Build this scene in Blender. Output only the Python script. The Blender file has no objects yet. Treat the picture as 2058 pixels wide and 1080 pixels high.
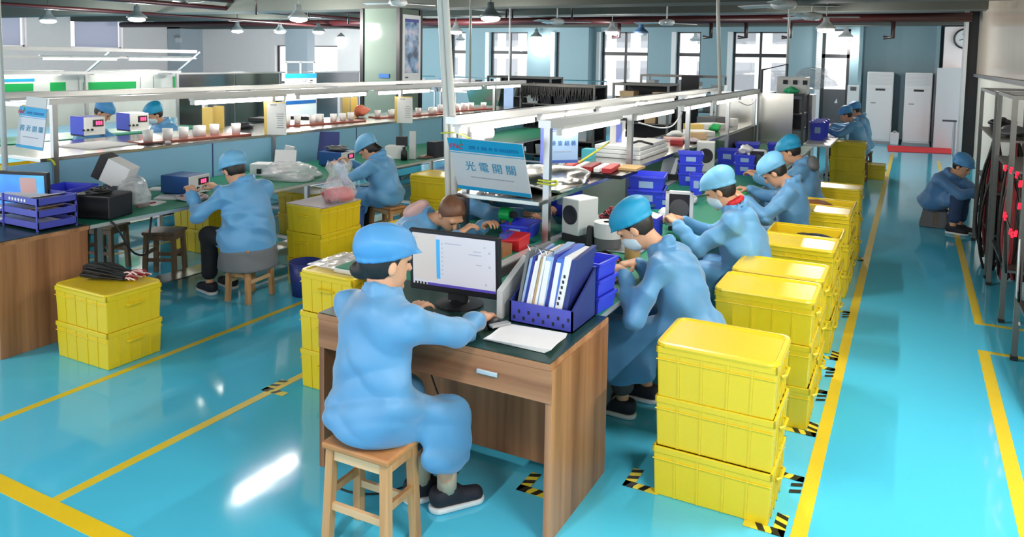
import bpy, math, random
import numpy as np
from mathutils import Vector, Matrix
random.seed(7)
SC = bpy.context.scene
COL = SC.collection
PI = math.pi

# ------------------------------------------------------------------ camera
F_PX, PRIN_Y, PITCH, YAW, ROLL, CAM_H = 1525.0, 230.0, .0734565, .4854356, .01688, 2.0
cp, sp_, cy_, sy_, cr, sr = math.cos(PITCH), math.sin(PITCH), math.cos(YAW), math.sin(YAW), math.cos(ROLL), math.sin(ROLL)
FW = Vector((-sy_*cp, cy_*cp, -sp_)); RT0 = Vector((cy_, sy_, 0)); UP0 = RT0.cross(FW)
RT = cr*RT0 + sr*UP0; UP = -sr*RT0 + cr*UP0
cam = bpy.data.objects.new('camera', bpy.data.cameras.new('camera'))
COL.objects.link(cam)
cam.matrix_world = Matrix(((RT.x, UP.x, -FW.x, 0), (RT.y, UP.y, -FW.y, 0), (RT.z, UP.z, -FW.z, CAM_H), (0, 0, 0, 1)))
cam.data.sensor_width = 36; cam.data.sensor_fit = 'HORIZONTAL'
cam.data.lens = F_PX/2058*36; cam.data.shift_y = -(540-PRIN_Y)/2058
cam.data.clip_start = .05; cam.data.clip_end = 300
SC.camera = cam

# ------------------------------------------------------------------ materials
def lin(c):
    return tuple(((v/255)/12.92 if v/255 <= .04045 else ((v/255+.055)/1.055)**2.4) for v in c)
def nodes(m):
    m.use_nodes = True
    return m.node_tree, m.node_tree.nodes['Principled BSDF']
def mat(name, rgb, rough=.5, metal=0, var=.06, vscale=6, bump=0, bscale=40, spec=.5, coat=0, trans=0, emit=0, alpha=1, stretch=None, sheen=0, ridge=False):
    m = bpy.data.materials.new(name); nt, b = nodes(m)
    c = lin(rgb) + (1,)
    b.inputs['Roughness'].default_value = rough; b.inputs['Metallic'].default_value = metal
    b.inputs['Specular IOR Level'].default_value = spec
    b.inputs['Coat Weight'].default_value = coat; b.inputs['Coat Roughness'].default_value = .08
    b.inputs['Transmission Weight'].default_value = trans; b.inputs['Alpha'].default_value = alpha
    b.inputs['Sheen Weight'].default_value = sheen
    tc = nt.nodes.new('ShaderNodeTexCoord'); mp = nt.nodes.new('ShaderNodeMapping')
    nt.links.new(tc.outputs['Object'], mp.inputs['Vector'])
    if stretch: mp.inputs['Scale'].default_value = stretch
    if var > 0:
        n = nt.nodes.new('ShaderNodeTexNoise'); n.inputs['Scale'].default_value = vscale; n.inputs['Detail'].default_value = 3
        r = nt.nodes.new('ShaderNodeMix'); r.data_type = 'RGBA'
        r.inputs['A'].default_value = tuple(v*(1-var) for v in c[:3])+(1,); r.inputs['B'].default_value = tuple(min(1, v*(1+var)) for v in c[:3])+(1,)
        nt.links.new(mp.outputs['Vector'], n.inputs['Vector']); nt.links.new(n.outputs['Fac'], r.inputs['Factor'])
        nt.links.new(r.outputs['Result'], b.inputs['Base Color'])
    else:
        b.inputs['Base Color'].default_value = c
    if bump:
        n2 = nt.nodes.new('ShaderNodeTexNoise')
        if ridge: n2.noise_type = 'RIDGED_MULTIFRACTAL'; n2.inputs['Scale'].default_value = bscale; n2.inputs['Detail'].default_value = 2
        bp = nt.nodes.new('ShaderNodeBump'); bp.inputs['Strength'].default_value = bump; bp.inputs['Distance'].default_value = .12 if ridge else .02
        nt.links.new(mp.outputs['Vector'], n2.inputs['Vector']); nt.links.new(n2.outputs['Fac'], bp.inputs['Height'])
        nt.links.new(bp.outputs['Normal'], b.inputs['Normal'])
    if emit:
        b.inputs['Emission Color'].default_value = c; b.inputs['Emission Strength'].default_value = emit
    return m
def wood(name, c0, c1, along='z', rough=.45, scale=1.0, fine=26):
    m = bpy.data.materials.new(name); nt, b = nodes(m)
    b.inputs['Roughness'].default_value = rough
    tc = nt.nodes.new('ShaderNodeTexCoord'); mp = nt.nodes.new('ShaderNodeMapping')
    s = {'x': (.6, fine, fine), 'y': (fine, .6, fine), 'z': (fine, fine, .6)}[along]
    mp.inputs['Scale'].default_value = tuple(v*scale for v in s)
    n = nt.nodes.new('ShaderNodeTexNoise'); n.inputs['Scale'].default_value = .55; n.inputs['Detail'].default_value = 5; n.inputs['Roughness'].default_value = .6
    cr_ = nt.nodes.new('ShaderNodeValToRGB')
    cr_.color_ramp.elements[0].position = .33; cr_.color_ramp.elements[0].color = lin(c0)+(1,)
    cr_.color_ramp.elements[1].position = .66; cr_.color_ramp.elements[1].color = lin(c1)+(1,)
    nt.links.new(tc.outputs['Object'], mp.inputs['Vector']); nt.links.new(mp.outputs['Vector'], n.inputs['Vector'])
    nt.links.new(n.outputs['Fac'], cr_.inputs['Fac']); nt.links.new(cr_.outputs['Color'], b.inputs['Base Color'])
    return m
def glassmat(name, tint=(255, 255, 255), refl=.08):
    m = bpy.data.materials.new(name); m.use_nodes = True; nt = m.node_tree; nt.nodes.clear()
    o = nt.nodes.new('ShaderNodeOutputMaterial'); mx = nt.nodes.new('ShaderNodeMixShader')
    t = nt.nodes.new('ShaderNodeBsdfTransparent'); g = nt.nodes.new('ShaderNodeBsdfGlossy')
    t.inputs['Color'].default_value = lin(tint)+(1,); g.inputs['Roughness'].default_value = .03
    mx.inputs['Fac'].default_value = refl
    nt.links.new(t.outputs[0], mx.inputs[1]); nt.links.new(g.outputs[0], mx.inputs[2]); nt.links.new(mx.outputs[0], o.inputs['Surface'])
    return m
def filmmat(name, rgb, op=.4, rough=.2):
    m = bpy.data.materials.new(name); m.use_nodes = True; nt = m.node_tree; b = nt.nodes['Principled BSDF']; o = nt.nodes['Material Output']
    b.inputs['Base Color'].default_value = lin(rgb)+(1,); b.inputs['Roughness'].default_value = rough
    mx = nt.nodes.new('ShaderNodeMixShader'); t = nt.nodes.new('ShaderNodeBsdfTransparent')
    n = nt.nodes.new('ShaderNodeTexNoise'); n.inputs['Scale'].default_value = 5
    mr = nt.nodes.new('ShaderNodeMapRange'); mr.inputs['To Min'].default_value = op*.5; mr.inputs['To Max'].default_value = min(1, op*1.5)
    nt.links.new(n.outputs['Fac'], mr.inputs['Value']); nt.links.new(mr.outputs['Result'], mx.inputs['Fac'])
    nt.links.new(t.outputs[0], mx.inputs[1]); nt.links.new(b.outputs[0], mx.inputs[2]); nt.links.new(mx.outputs[0], o.inputs['Surface'])
    bp = nt.nodes.new('ShaderNodeBump'); bp.inputs['Strength'].default_value = .6; bp.inputs['Distance'].default_value = .02
    n3 = nt.nodes.new('ShaderNodeTexVoronoi'); n3.inputs['Scale'].default_value = 9; n3.feature = 'SMOOTH_F1'
    nt.links.new(n3.outputs['Distance'], bp.inputs['Height']); nt.links.new(bp.outputs['Normal'], b.inputs['Normal'])
    return m
def tilemat(name, rgb, sx, sz, rough=.12, axis='xz', groove=.004):
    m = mat(name, rgb, rough, var=.03); nt, b = m.node_tree, m.node_tree.nodes['Principled BSDF']
    return m

M = {}
def defmats():
    d = dict(
        floor=((80, 194, 228), dict(rough=.085, var=.05, vscale=.35, spec=.6, bump=.02, bscale=1.5)),
        line=((226, 196, 50), dict(rough=.3)), lineD=((236, 200, 30), dict(rough=.3)),
        black=((22, 22, 26), dict(rough=.45)), tapeblack=((22, 22, 24), dict(rough=.4)), tapeyellow=((222, 205, 60), dict(rough=.4)),
        walll=((176, 184, 192), dict(rough=.7, var=.03)), wall=((138, 166, 176), dict(rough=.7, var=.03)), wallw=((244, 234, 232), dict(rough=.7, var=.03)), jamb=((226, 228, 230), dict(rough=.6, var=.02)),
        beam=((78, 82, 76), dict(rough=.8, var=.08)), ceil=((84, 88, 82), dict(rough=.85, var=.08)),
        winframe=((34, 38, 42), dict(rough=.4)), blind=((176, 180, 188), dict(rough=.8, var=.02)),
        tilebeige=((242, 224, 204), dict(rough=.12, var=.05, vscale=2)), cream=((236, 230, 216), dict(rough=.35, var=.03)),
        tilegrey=((112, 126, 116), dict(rough=.08, var=.03)), steel=((190, 192, 194), dict(rough=.28, metal=1, var=.08, vscale=3)),
        racksteel=((112, 110, 106), dict(rough=.35, metal=.8, var=.06)), sheet=((205, 203, 198), dict(rough=.22, metal=1, var=.1, vscale=2)), mirror=((150, 150, 152), dict(rough=.13, metal=1, var=.15, vscale=1.5)),
        alu=((220, 221, 222), dict(rough=.4, metal=.75, var=.04)), white=((228, 229, 230), dict(rough=.45, var=.02)),
        offwhite=((205, 208, 210), dict(rough=.45, var=.03)), pvc=((214, 214, 210), dict(rough=.4, var=.03)),
        green=((38, 128, 100), dict(rough=.5, var=.06, spec=.3)), greendark=((24, 58, 52), dict(rough=.3, var=.08)),
        bluepanel=((150, 204, 240), dict(rough=.5, var=.03)), yellow=((224, 194, 34), dict(rough=.3, var=.03, vscale=4)),
        yellowd=((196, 168, 32), dict(rough=.35, var=.04)),
        coat=((84, 142, 188), dict(rough=.5, var=.05, vscale=8, bump=1, bscale=3.6, ridge=True, sheen=.25)), coatL=((98, 162, 212), dict(rough=.5, var=.05, vscale=8, bump=1, bscale=3.6, ridge=True, sheen=.25)),
        coatD=((84, 134, 186), dict(rough=.5, var=.05, vscale=8, bump=1, bscale=3.6, ridge=True, sheen=.25)),
        cap=((76, 146, 204), dict(rough=.55, var=.05, bump=.25, bscale=24)), capL=((116, 182, 224), dict(rough=.55, var=.05, bump=.25, bscale=24)),
        capT=((30, 150, 196), dict(rough=.55, var=.05, bump=.25, bscale=24)),
        skin=((214, 160, 128), dict(rough=.5, var=.05, vscale=14)), hair=((26, 22, 22), dict(rough=.45, var=.2, vscale=30)), hairb=((112, 74, 52), dict(rough=.45, var=.2, vscale=30)),
        trouser=((70, 70, 74), dict(rough=.8, var=.1)), trouserk=((24, 26, 32), dict(rough=.8, var=.1)), jeans=((44, 66, 104), dict(rough=.8, var=.1)),
        shoe=((28, 30, 42), dict(rough=.7)), sole=((220, 222, 224), dict(rough=.6)), sock=((190, 172, 150), dict(rough=.8)),
        mask=((196, 214, 226), dict(rough=.7)), pink=((206, 168, 166), dict(rough=.8, bump=.3)), red=((206, 36, 46), dict(rough=.5)), greyc=((110, 112, 116), dict(rough=.8)),
        bin=((52, 66, 214), dict(rough=.35)), bindark=((60, 62, 150), dict(rough=.4)), navy=((40, 52, 120), dict(rough=.4)), tray=((72, 78, 176), dict(rough=.35)),
        paper=((228, 228, 230), dict(rough=.8)), folderb=((70, 108, 200), dict(rough=.4)), folderl=((150, 178, 218), dict(rough=.4)), foldern=((52, 60, 150), dict(rough=.4)), kraft=((198, 170, 132), dict(rough=.8)),
        cardboard=((176, 146, 100), dict(rough=.8)), screenk=((14, 15, 18), dict(rough=.25)), redlid=((160, 38, 48), dict(rough=.5)), traybrown=((140, 70, 56), dict(rough=.4)),
        psublue=((40, 84, 150), dict(rough=.4)), grey=((150, 152, 156), dict(rough=.5)), greyd=((84, 86, 90), dict(rough=.5)), cone=((28, 30, 40), dict(rough=.6)),
        tape=((196, 198, 202), dict(rough=.35)), tapeb=((170, 134, 84), dict(rough=.4)), signblue=((32, 160, 214), dict(rough=.35)), signcy=((24, 136, 180), dict(rough=.4)),
        signtxt=((58, 150, 190), dict(rough=.5)), signdark=((26, 92, 160), dict(rough=.5)), signred=((214, 50, 84), dict(rough=.5)), signgrey=((160, 166, 176), dict(rough=.5)),
        signnavy=((50, 84, 170), dict(rough=.4)), signface=((206, 212, 222), dict(rough=.35)), signlil=((120, 134, 226), dict(rough=.35)),
        pipe=((58, 18, 21), dict(rough=.4)), pipek=((40, 24, 26), dict(rough=.4)), lampshade=((110, 122, 126), dict(rough=.4)), lampblue=((60, 90, 124), dict(rough=.4)),
        matred=((226, 40, 48), dict(rough=.8, bump=.3, bscale=90)), greenboard=((0, 168, 84), dict(rough=.5)), boardw=((222, 222, 220), dict(rough=.5)),
        cable=((20, 18, 20), dict(rough=.5)), cabler=((150, 40, 50), dict(rough=.5)), cabletip=((226, 190, 190), dict(rough=.5)), cablew=((220, 220, 224), dict(rough=.5)),
        yellowfold=((226, 196, 110), dict(rough=.6)), tie=((206, 210, 70), dict(rough=.6)), stoolwood=((186, 130, 84), dict(rough=.4)),
        greentxt=((60, 200, 140), dict(rough=.5)), out=((236, 238, 240), dict(rough=.9)), orange=((206, 110, 80), dict(rough=.6)), copper=((150, 96, 60), dict(rough=.4)),
        tealbox=((70, 170, 186), dict(rough=.5)), mauve=((170, 160, 168), dict(rough=.5)), dirt=((110, 122, 122), dict(rough=.5)),
    )
    for k, (c, kw) in d.items(): M[k] = mat(k, c, **kw)
    M['wooddesk'] = wood('laminate_upright', (120, 76, 48), (182, 128, 88), 'z', .4, 1.0, 14)
    M['wooddeskx'] = wood('laminate_lengthwise', (132, 84, 54), (192, 138, 98), 'x', .4, 1.0, 14)
    M['woodstool'] = wood('beech_upright', (176, 122, 74), (208, 158, 108), 'z', .4, 1.0, 30)
    M['woodseat'] = wood('beech_lengthwise', (170, 112, 62), (206, 146, 92), 'x', .35, 1.0, 12)
    M['woodlight'] = wood('pale_beech', (204, 162, 118), (226, 190, 150), 'x', .45, 1.0, 30)
    M['woodold'] = wood('old_stool_wood', (92, 74, 56), (126, 102, 78), 'z', .5, 1.0, 30)
    M['glass'] = glassmat('window_glass'); M['film'] = filmmat('film_and_gloss', (226, 228, 232), .5); M['bag'] = filmmat('milky_bag_film', (244, 240, 240), .3)
    M['filmhang'] = filmmat('hanging_film', (206, 210, 216), .35)
    M['tube'] = mat('fluorescent_tube', (255, 250, 236), emit=14, var=0); M['bulb'] = mat('lamp_bulb', (255, 252, 244), emit=14, var=0)
    M['led'] = mat('red_led', (255, 20, 40), emit=4, var=0); M['digits'] = mat('red_digits', (255, 60, 110), emit=3, var=0)
    M['screenw'] = mat('screen_white', (190, 190, 200), emit=.35, var=0); M['screenb'] = mat('screen_blue', (60, 150, 206), emit=.5, var=0)
    M['screenp'] = mat('screen_purple', (72, 60, 150), emit=.5, var=0); M['screeng'] = mat('screen_grey', (150, 154, 170), emit=.5, var=0); M['screenr'] = mat('screen_warm', (190, 184, 182), emit=.35, var=0)
    # left monitor wallpaper: blue gradient picture on the screen itself
    m = mat('screen_wallpaper', (60, 140, 220), var=0); nt, b = m.node_tree, m.node_tree.nodes['Principled BSDF']
    tc = nt.nodes.new('ShaderNodeTexCoord'); g = nt.nodes.new('ShaderNodeTexNoise'); g.inputs['Scale'].default_value = 3.0
    rp = nt.nodes.new('ShaderNodeValToRGB'); rp.color_ramp.elements[0].position = .35; rp.color_ramp.elements[0].color = lin((60, 50, 170))+(1,)
    rp.color_ramp.elements[1].position = .62; rp.color_ramp.elements[1].color = lin((110, 210, 230))+(1,)
    nt.links.new(tc.outputs['Object'], g.inputs['Vector']); nt.links.new(g.outputs['Fac'], rp.inputs['Fac']); nt.links.new(rp.outputs['Color'], b.inputs['Emission Color'])
    b.inputs['Emission Strength'].default_value = .6; M['wallpaper'] = m
    # printed poster: soft coloured blotches
    m = mat('poster_print', (150, 170, 200), var=0, rough=.2); nt, b = m.node_tree, m.node_tree.nodes['Principled BSDF']
    tc = nt.nodes.new('ShaderNodeTexCoord'); g = nt.nodes.new('ShaderNodeTexNoise'); g.inputs['Scale'].default_value = 4.5; g.inputs['Detail'].default_value = 4
    rp = nt.nodes.new('ShaderNodeValToRGB'); e = rp.color_ramp.elements
    e[0].position = .36; e[0].color = lin((44, 60, 96))+(1,); e[1].position = .62; e[1].color = lin((206, 200, 218))+(1,)
    q = e.new(.5); q.color = lin((128, 164, 204))+(1,)
    nt.links.new(tc.outputs['Object'], g.inputs['Vector']); nt.links.new(g.outputs['Fac'], rp.inputs['Fac']); nt.links.new(rp.outputs['Color'], b.inputs['Base Color'])
    M['poster'] = m
defmats()
def translucent(name, rgb, f=.5):
    m = bpy.data.materials.new(name); m.use_nodes = True; nt = m.node_tree; b = nt.nodes['Principled BSDF']; o = nt.nodes['Material Output']
    b.inputs['Base Color'].default_value = lin(rgb)+(1,); b.inputs['Roughness'].default_value = .8
    t = nt.nodes.new('ShaderNodeBsdfTranslucent'); t.inputs['Color'].default_value = lin(rgb)+(1,)
    n = nt.nodes.new('ShaderNodeTexNoise'); n.inputs['Scale'].default_value = 60; mr = nt.nodes.new('ShaderNodeMapRange'); mr.inputs['To Min'].default_value = f*.9; mr.inputs['To Max'].default_value = f*1.1
    nt.links.new(n.outputs['Fac'], mr.inputs['Value'])
    mx = nt.nodes.new('ShaderNodeMixShader'); nt.links.new(mr.outputs['Result'], mx.inputs['Fac']); nt.links.new(b.outputs[0], mx.inputs[1]); nt.links.new(t.outputs[0], mx.inputs[2]); nt.links.new(mx.outputs[0], o.inputs['Surface'])
    return m
M['blind'] = translucent('roller_blind_cloth', (214, 214, 226), .5)

# ------------------------------------------------------------------ mesh building
class MB:
    def __init__(s): s.v = []; s.f = []
    def add(s, vs, fs):
        o = len(s.v); s.v += [tuple(p) for p in vs]; s.f += [tuple(i+o for i in f) for f in fs]; return s
    def hexa(s, p):  # 8 points: bottom ring 0-3 ccw, top ring 4-7
        return s.add(p, [(3, 2, 1, 0), (4, 5, 6, 7), (0, 1, 5, 4), (1, 2, 6, 5), (2, 3, 7, 6), (3, 0, 4, 7)])
    def box(s, x0, x1, y0, y1, z0, z1):
        if x0 > x1: x0, x1 = x1, x0
        if y0 > y1: y0, y1 = y1, y0
        if z0 > z1: z0, z1 = z1, z0
        return s.hexa([(x0, y0, z0), (x1, y0, z0), (x1, y1, z0), (x0, y1, z0), (x0, y0, z1), (x1, y0, z1), (x1, y1, z1), (x0, y1, z1)])
    def cbox(s, c, d, R=None):
        R = R or Matrix.Identity(3); c = Vector(c); h = [x/2 for x in d]
        pts = [c+R@Vector((sx*h[0], sy*h[1], sz*h[2])) for sz in (-1, 1) for sx, sy in ((-1, -1), (1, -1), (1, 1), (-1, 1))]
        return s.hexa(pts)
    def taper(s, c, d0, d1, z0, z1):  # frustum box centred on c=(x,y)
        p = []
        for d, z in ((d0, z0), (d1, z1)):
            p += [(c[0]+sx*d[0]/2, c[1]+sy*d[1]/2, z) for sx, sy in ((-1, -1), (1, -1), (1, 1), (-1, 1))]
        return s.hexa(p)
    def bar(s, a, b, w, h=None):
        a, b = Vector(a), Vector(b); h = h or w; d = (b-a); L = d.length; d.normalize()
        u = Vector((0, 0, 1)) if abs(d.z) < .9 else Vector((0, 1, 0))
        r = d.cross(u).normalized(); u = r.cross(d)
        R = Matrix((r, d, u)).transposed()
        return s.cbox((a+b)/2, (w, L, h), R)
    def ring(s, c, r, R, n): return [Vector(c)+R@Vector((r*math.cos(2*PI*i/n), r*math.sin(2*PI*i/n), 0)) for i in range(n)]
    def loft(s, rings, cap=True, close=False):
        n = len(rings[0]); vs = [p for r in rings for p in r]; fs = []
        m = len(rings)
        for k in range(m if close else m-1):
            a, b = k*n, ((k+1) % m)*n
            for i in range(n): j = (i+1) % n; fs.append((a+i, a+j, b+j, b+i))
        if cap and not close: fs.append(tuple(range(n-1, -1, -1))); fs.append(tuple((m-1)*n+i for i in range(n)))
        return s.add(vs, fs)
    def cyl(s, a, b, r0, r1=None, n=16):
        a, b = Vector(a), Vector(b); r1 = r0 if r1 is None else r1
        R = (b-a).to_track_quat('Z', 'Y').to_matrix()
        return s.loft([s.ring(a, r0, R, n), s.ring(b, r1, R, n)])
    def lathe(s, c, prof, n=20, R=None, cap=True):
        R = R or Matrix.Identity(3); c = Vector(c)
        return s.loft([[c+R@Vector((r*math.cos(2*PI*i/n), r*math.sin(2*PI*i/n), z)) for i in range(n)] for r, z in prof], cap=cap)
    def tube(s, pts, r, n=6, smooth=0):
        P = [Vector(p) for p in pts]
        for _ in range(smooth):
            Q = [P[0]]
            for a, b in zip(P, P[1:]): Q += [a*.75+b*.25, a*.25+b*.75]
            P = Q+[P[-1]]
        rings = []; u = None
        for i, p in enumerate(P):
            d = (P[min(i+1, len(P)-1)]-P[max(i-1, 0)])
            d = d.normalized() if d.length > 1e-6 else Vector((0, 0, 1))
            if u is None: u = d.orthogonal().normalized()
            u = (u-d*u.dot(d)); u = u.normalized() if u.length > 1e-6 else d.orthogonal().normalized()
            w = d.cross(u); rr = r[i] if isinstance(r, (list, tuple)) else r
            rings.append([p+u*rr*math.cos(2*PI*k/n)+w*rr*math.sin(2*PI*k/n) for k in range(n)])
        return s.loft(rings)
    def sphere(s, c, r, n=14, m=9, R=None):
        r = (r, r, r) if isinstance(r, (int, float)) else r; R = R or Matrix.Identity(3); c = Vector(c)
        rings = []
        for j in range(1, m):
            t = PI*j/m
            rings.append([c+R@Vector((r[0]*math.sin(t)*math.cos(2*PI*i/n), r[1]*math.sin(t)*math.sin(2*PI*i/n), -r[2]*math.cos(t))) for i in range(n)])
        return s.loft(rings)
    def prism(s, poly, z0, z1):
        n = len(poly)
        return s.loft([[Vector((x, y, z0)) for x, y in poly], [Vector((x, y, z1)) for x, y in poly]])
    def blob(s, c, r, seed=0, amp=.25, n=18, m=12, R=None, flat=None):
        rnd = random.Random(seed); k = [(Vector((rnd.uniform(-1, 1), rnd.uniform(-1, 1), rnd.uniform(-1, 1)))*rnd.uniform(3, 9), rnd.uniform(0, 6)) for _ in range(7)]
        o = len(s.v); s.sphere((0, 0, 0), 1, n, m)
        c = Vector(c)
        for i in range(o, len(s.v)):
            p = Vector(s.v[i]); f = 1+amp*sum(math.sin(a.dot(p)+b) for a, b in k)/3.2
            q = Vector((p.x*r[0]*f, p.y*r[1]*f, p.z*r[2]*f))
            if flat is not None and q.z < -r[2]*flat: q.z = -r[2]*flat
            s.v[i] = tuple(c+q)
        return s
    def build(s, name, material, parent=None, world=True, bevel=0, smooth=False, seg=2):
        me = bpy.data.meshes.new(name)
        off = parent_loc(parent) if (parent and world) else Vector((0, 0, 0))
        me.from_pydata([tuple(Vector(p)-off) for p in s.v], [], s.f); me.update()
        me.materials.append(M[material] if isinstance(material, str) else material)
        o = bpy.data.objects.new(name, me); COL.objects.link(o)
        if parent: o.parent = parent
        if smooth: me.shade_smooth()
        if bevel:
            b = o.modifiers.new('bevel', 'BEVEL'); b.width = bevel; b.segments = seg; b.limit_method = 'ANGLE'; b.angle_limit = .6
        return o
def parent_loc(p):
    v = Vector((0, 0, 0))
    while p: v = v+p.location; p = p.parent
    return v
def tag(o, label, cat, group=None, kind=None):
    o['label'] = label; o['category'] = cat
    if group: o['group'] = group
    if kind: o['kind'] = kind
    return o
def thing(name, label, cat, loc=(0, 0, 0), rotz=0, group=None):
    o = bpy.data.objects.new(name, None); COL.objects.link(o); o.empty_display_size = .1
    o.location = loc; o.rotation_euler = (0, 0, rotz)
    return tag(o, label, cat, group)
def struct(name, mb, material, bevel=0, smooth=False, parent=None):
    o = mb.build(name, material, parent, bevel=bevel, smooth=smooth)
    if not parent: o['kind'] = 'structure'
    return o
def dup(root, loc, rotz=0, label=None, group=None):
    r = root.copy(); COL.objects.link(r); r.location = loc; r.rotation_euler = (0, 0, rotz)
    if label: r['label'] = label
    if group: r['group'] = group
    def rec(src, dst):
        for ch in src.children:
            c = ch.copy(); COL.objects.link(c); c.parent = dst; rec(ch, c)
    rec(root, r)
    return r
def single(name, mb, material, label, cat, group=None, bevel=0, smooth=False, loc=None):
    """a thing that is one mesh; origin moved to loc"""
    if loc is None:
        n = len(mb.v); loc = (sum(p[0] for p in mb.v)/n, sum(p[1] for p in mb.v)/n, min(p[2] for p in mb.v))
    L = Vector(loc); mb.v = [tuple(Vector(p)-L) for p in mb.v]
    o = mb.build(name, material, None, bevel=bevel, smooth=smooth); o.location = L
    return tag(o, label, cat, group)
def Rz(a): return Matrix.Rotation(a, 3, 'Z')
def Rx(a): return Matrix.Rotation(a, 3, 'X')
def Ry(a): return Matrix.Rotation(a, 3, 'Y')
def text_mb(txt, size, R, c, depth=.002, align='CENTER'):
    """letters as geometry; R columns: right, up, out"""
    cu = bpy.data.curves.new('t', 'FONT'); cu.body = txt; cu.size = size; cu.extrude = depth/2; cu.align_x = align; cu.align_y = 'CENTER'
    o = bpy.data.objects.new('t', cu); COL.objects.link(o)
    bpy.context.view_layer.update()
    dg = bpy.context.evaluated_depsgraph_get(); me = bpy.data.meshes.new_from_object(o.evaluated_get(dg))
    mb = MB(); c = Vector(c)
    mb.add([c+R@v.co for v in me.vertices], [tuple(p.vertices) for p in me.polygons])
    bpy.data.objects.remove(o); bpy.data.curves.remove(cu); bpy.data.meshes.remove(me)
    return mb

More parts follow.
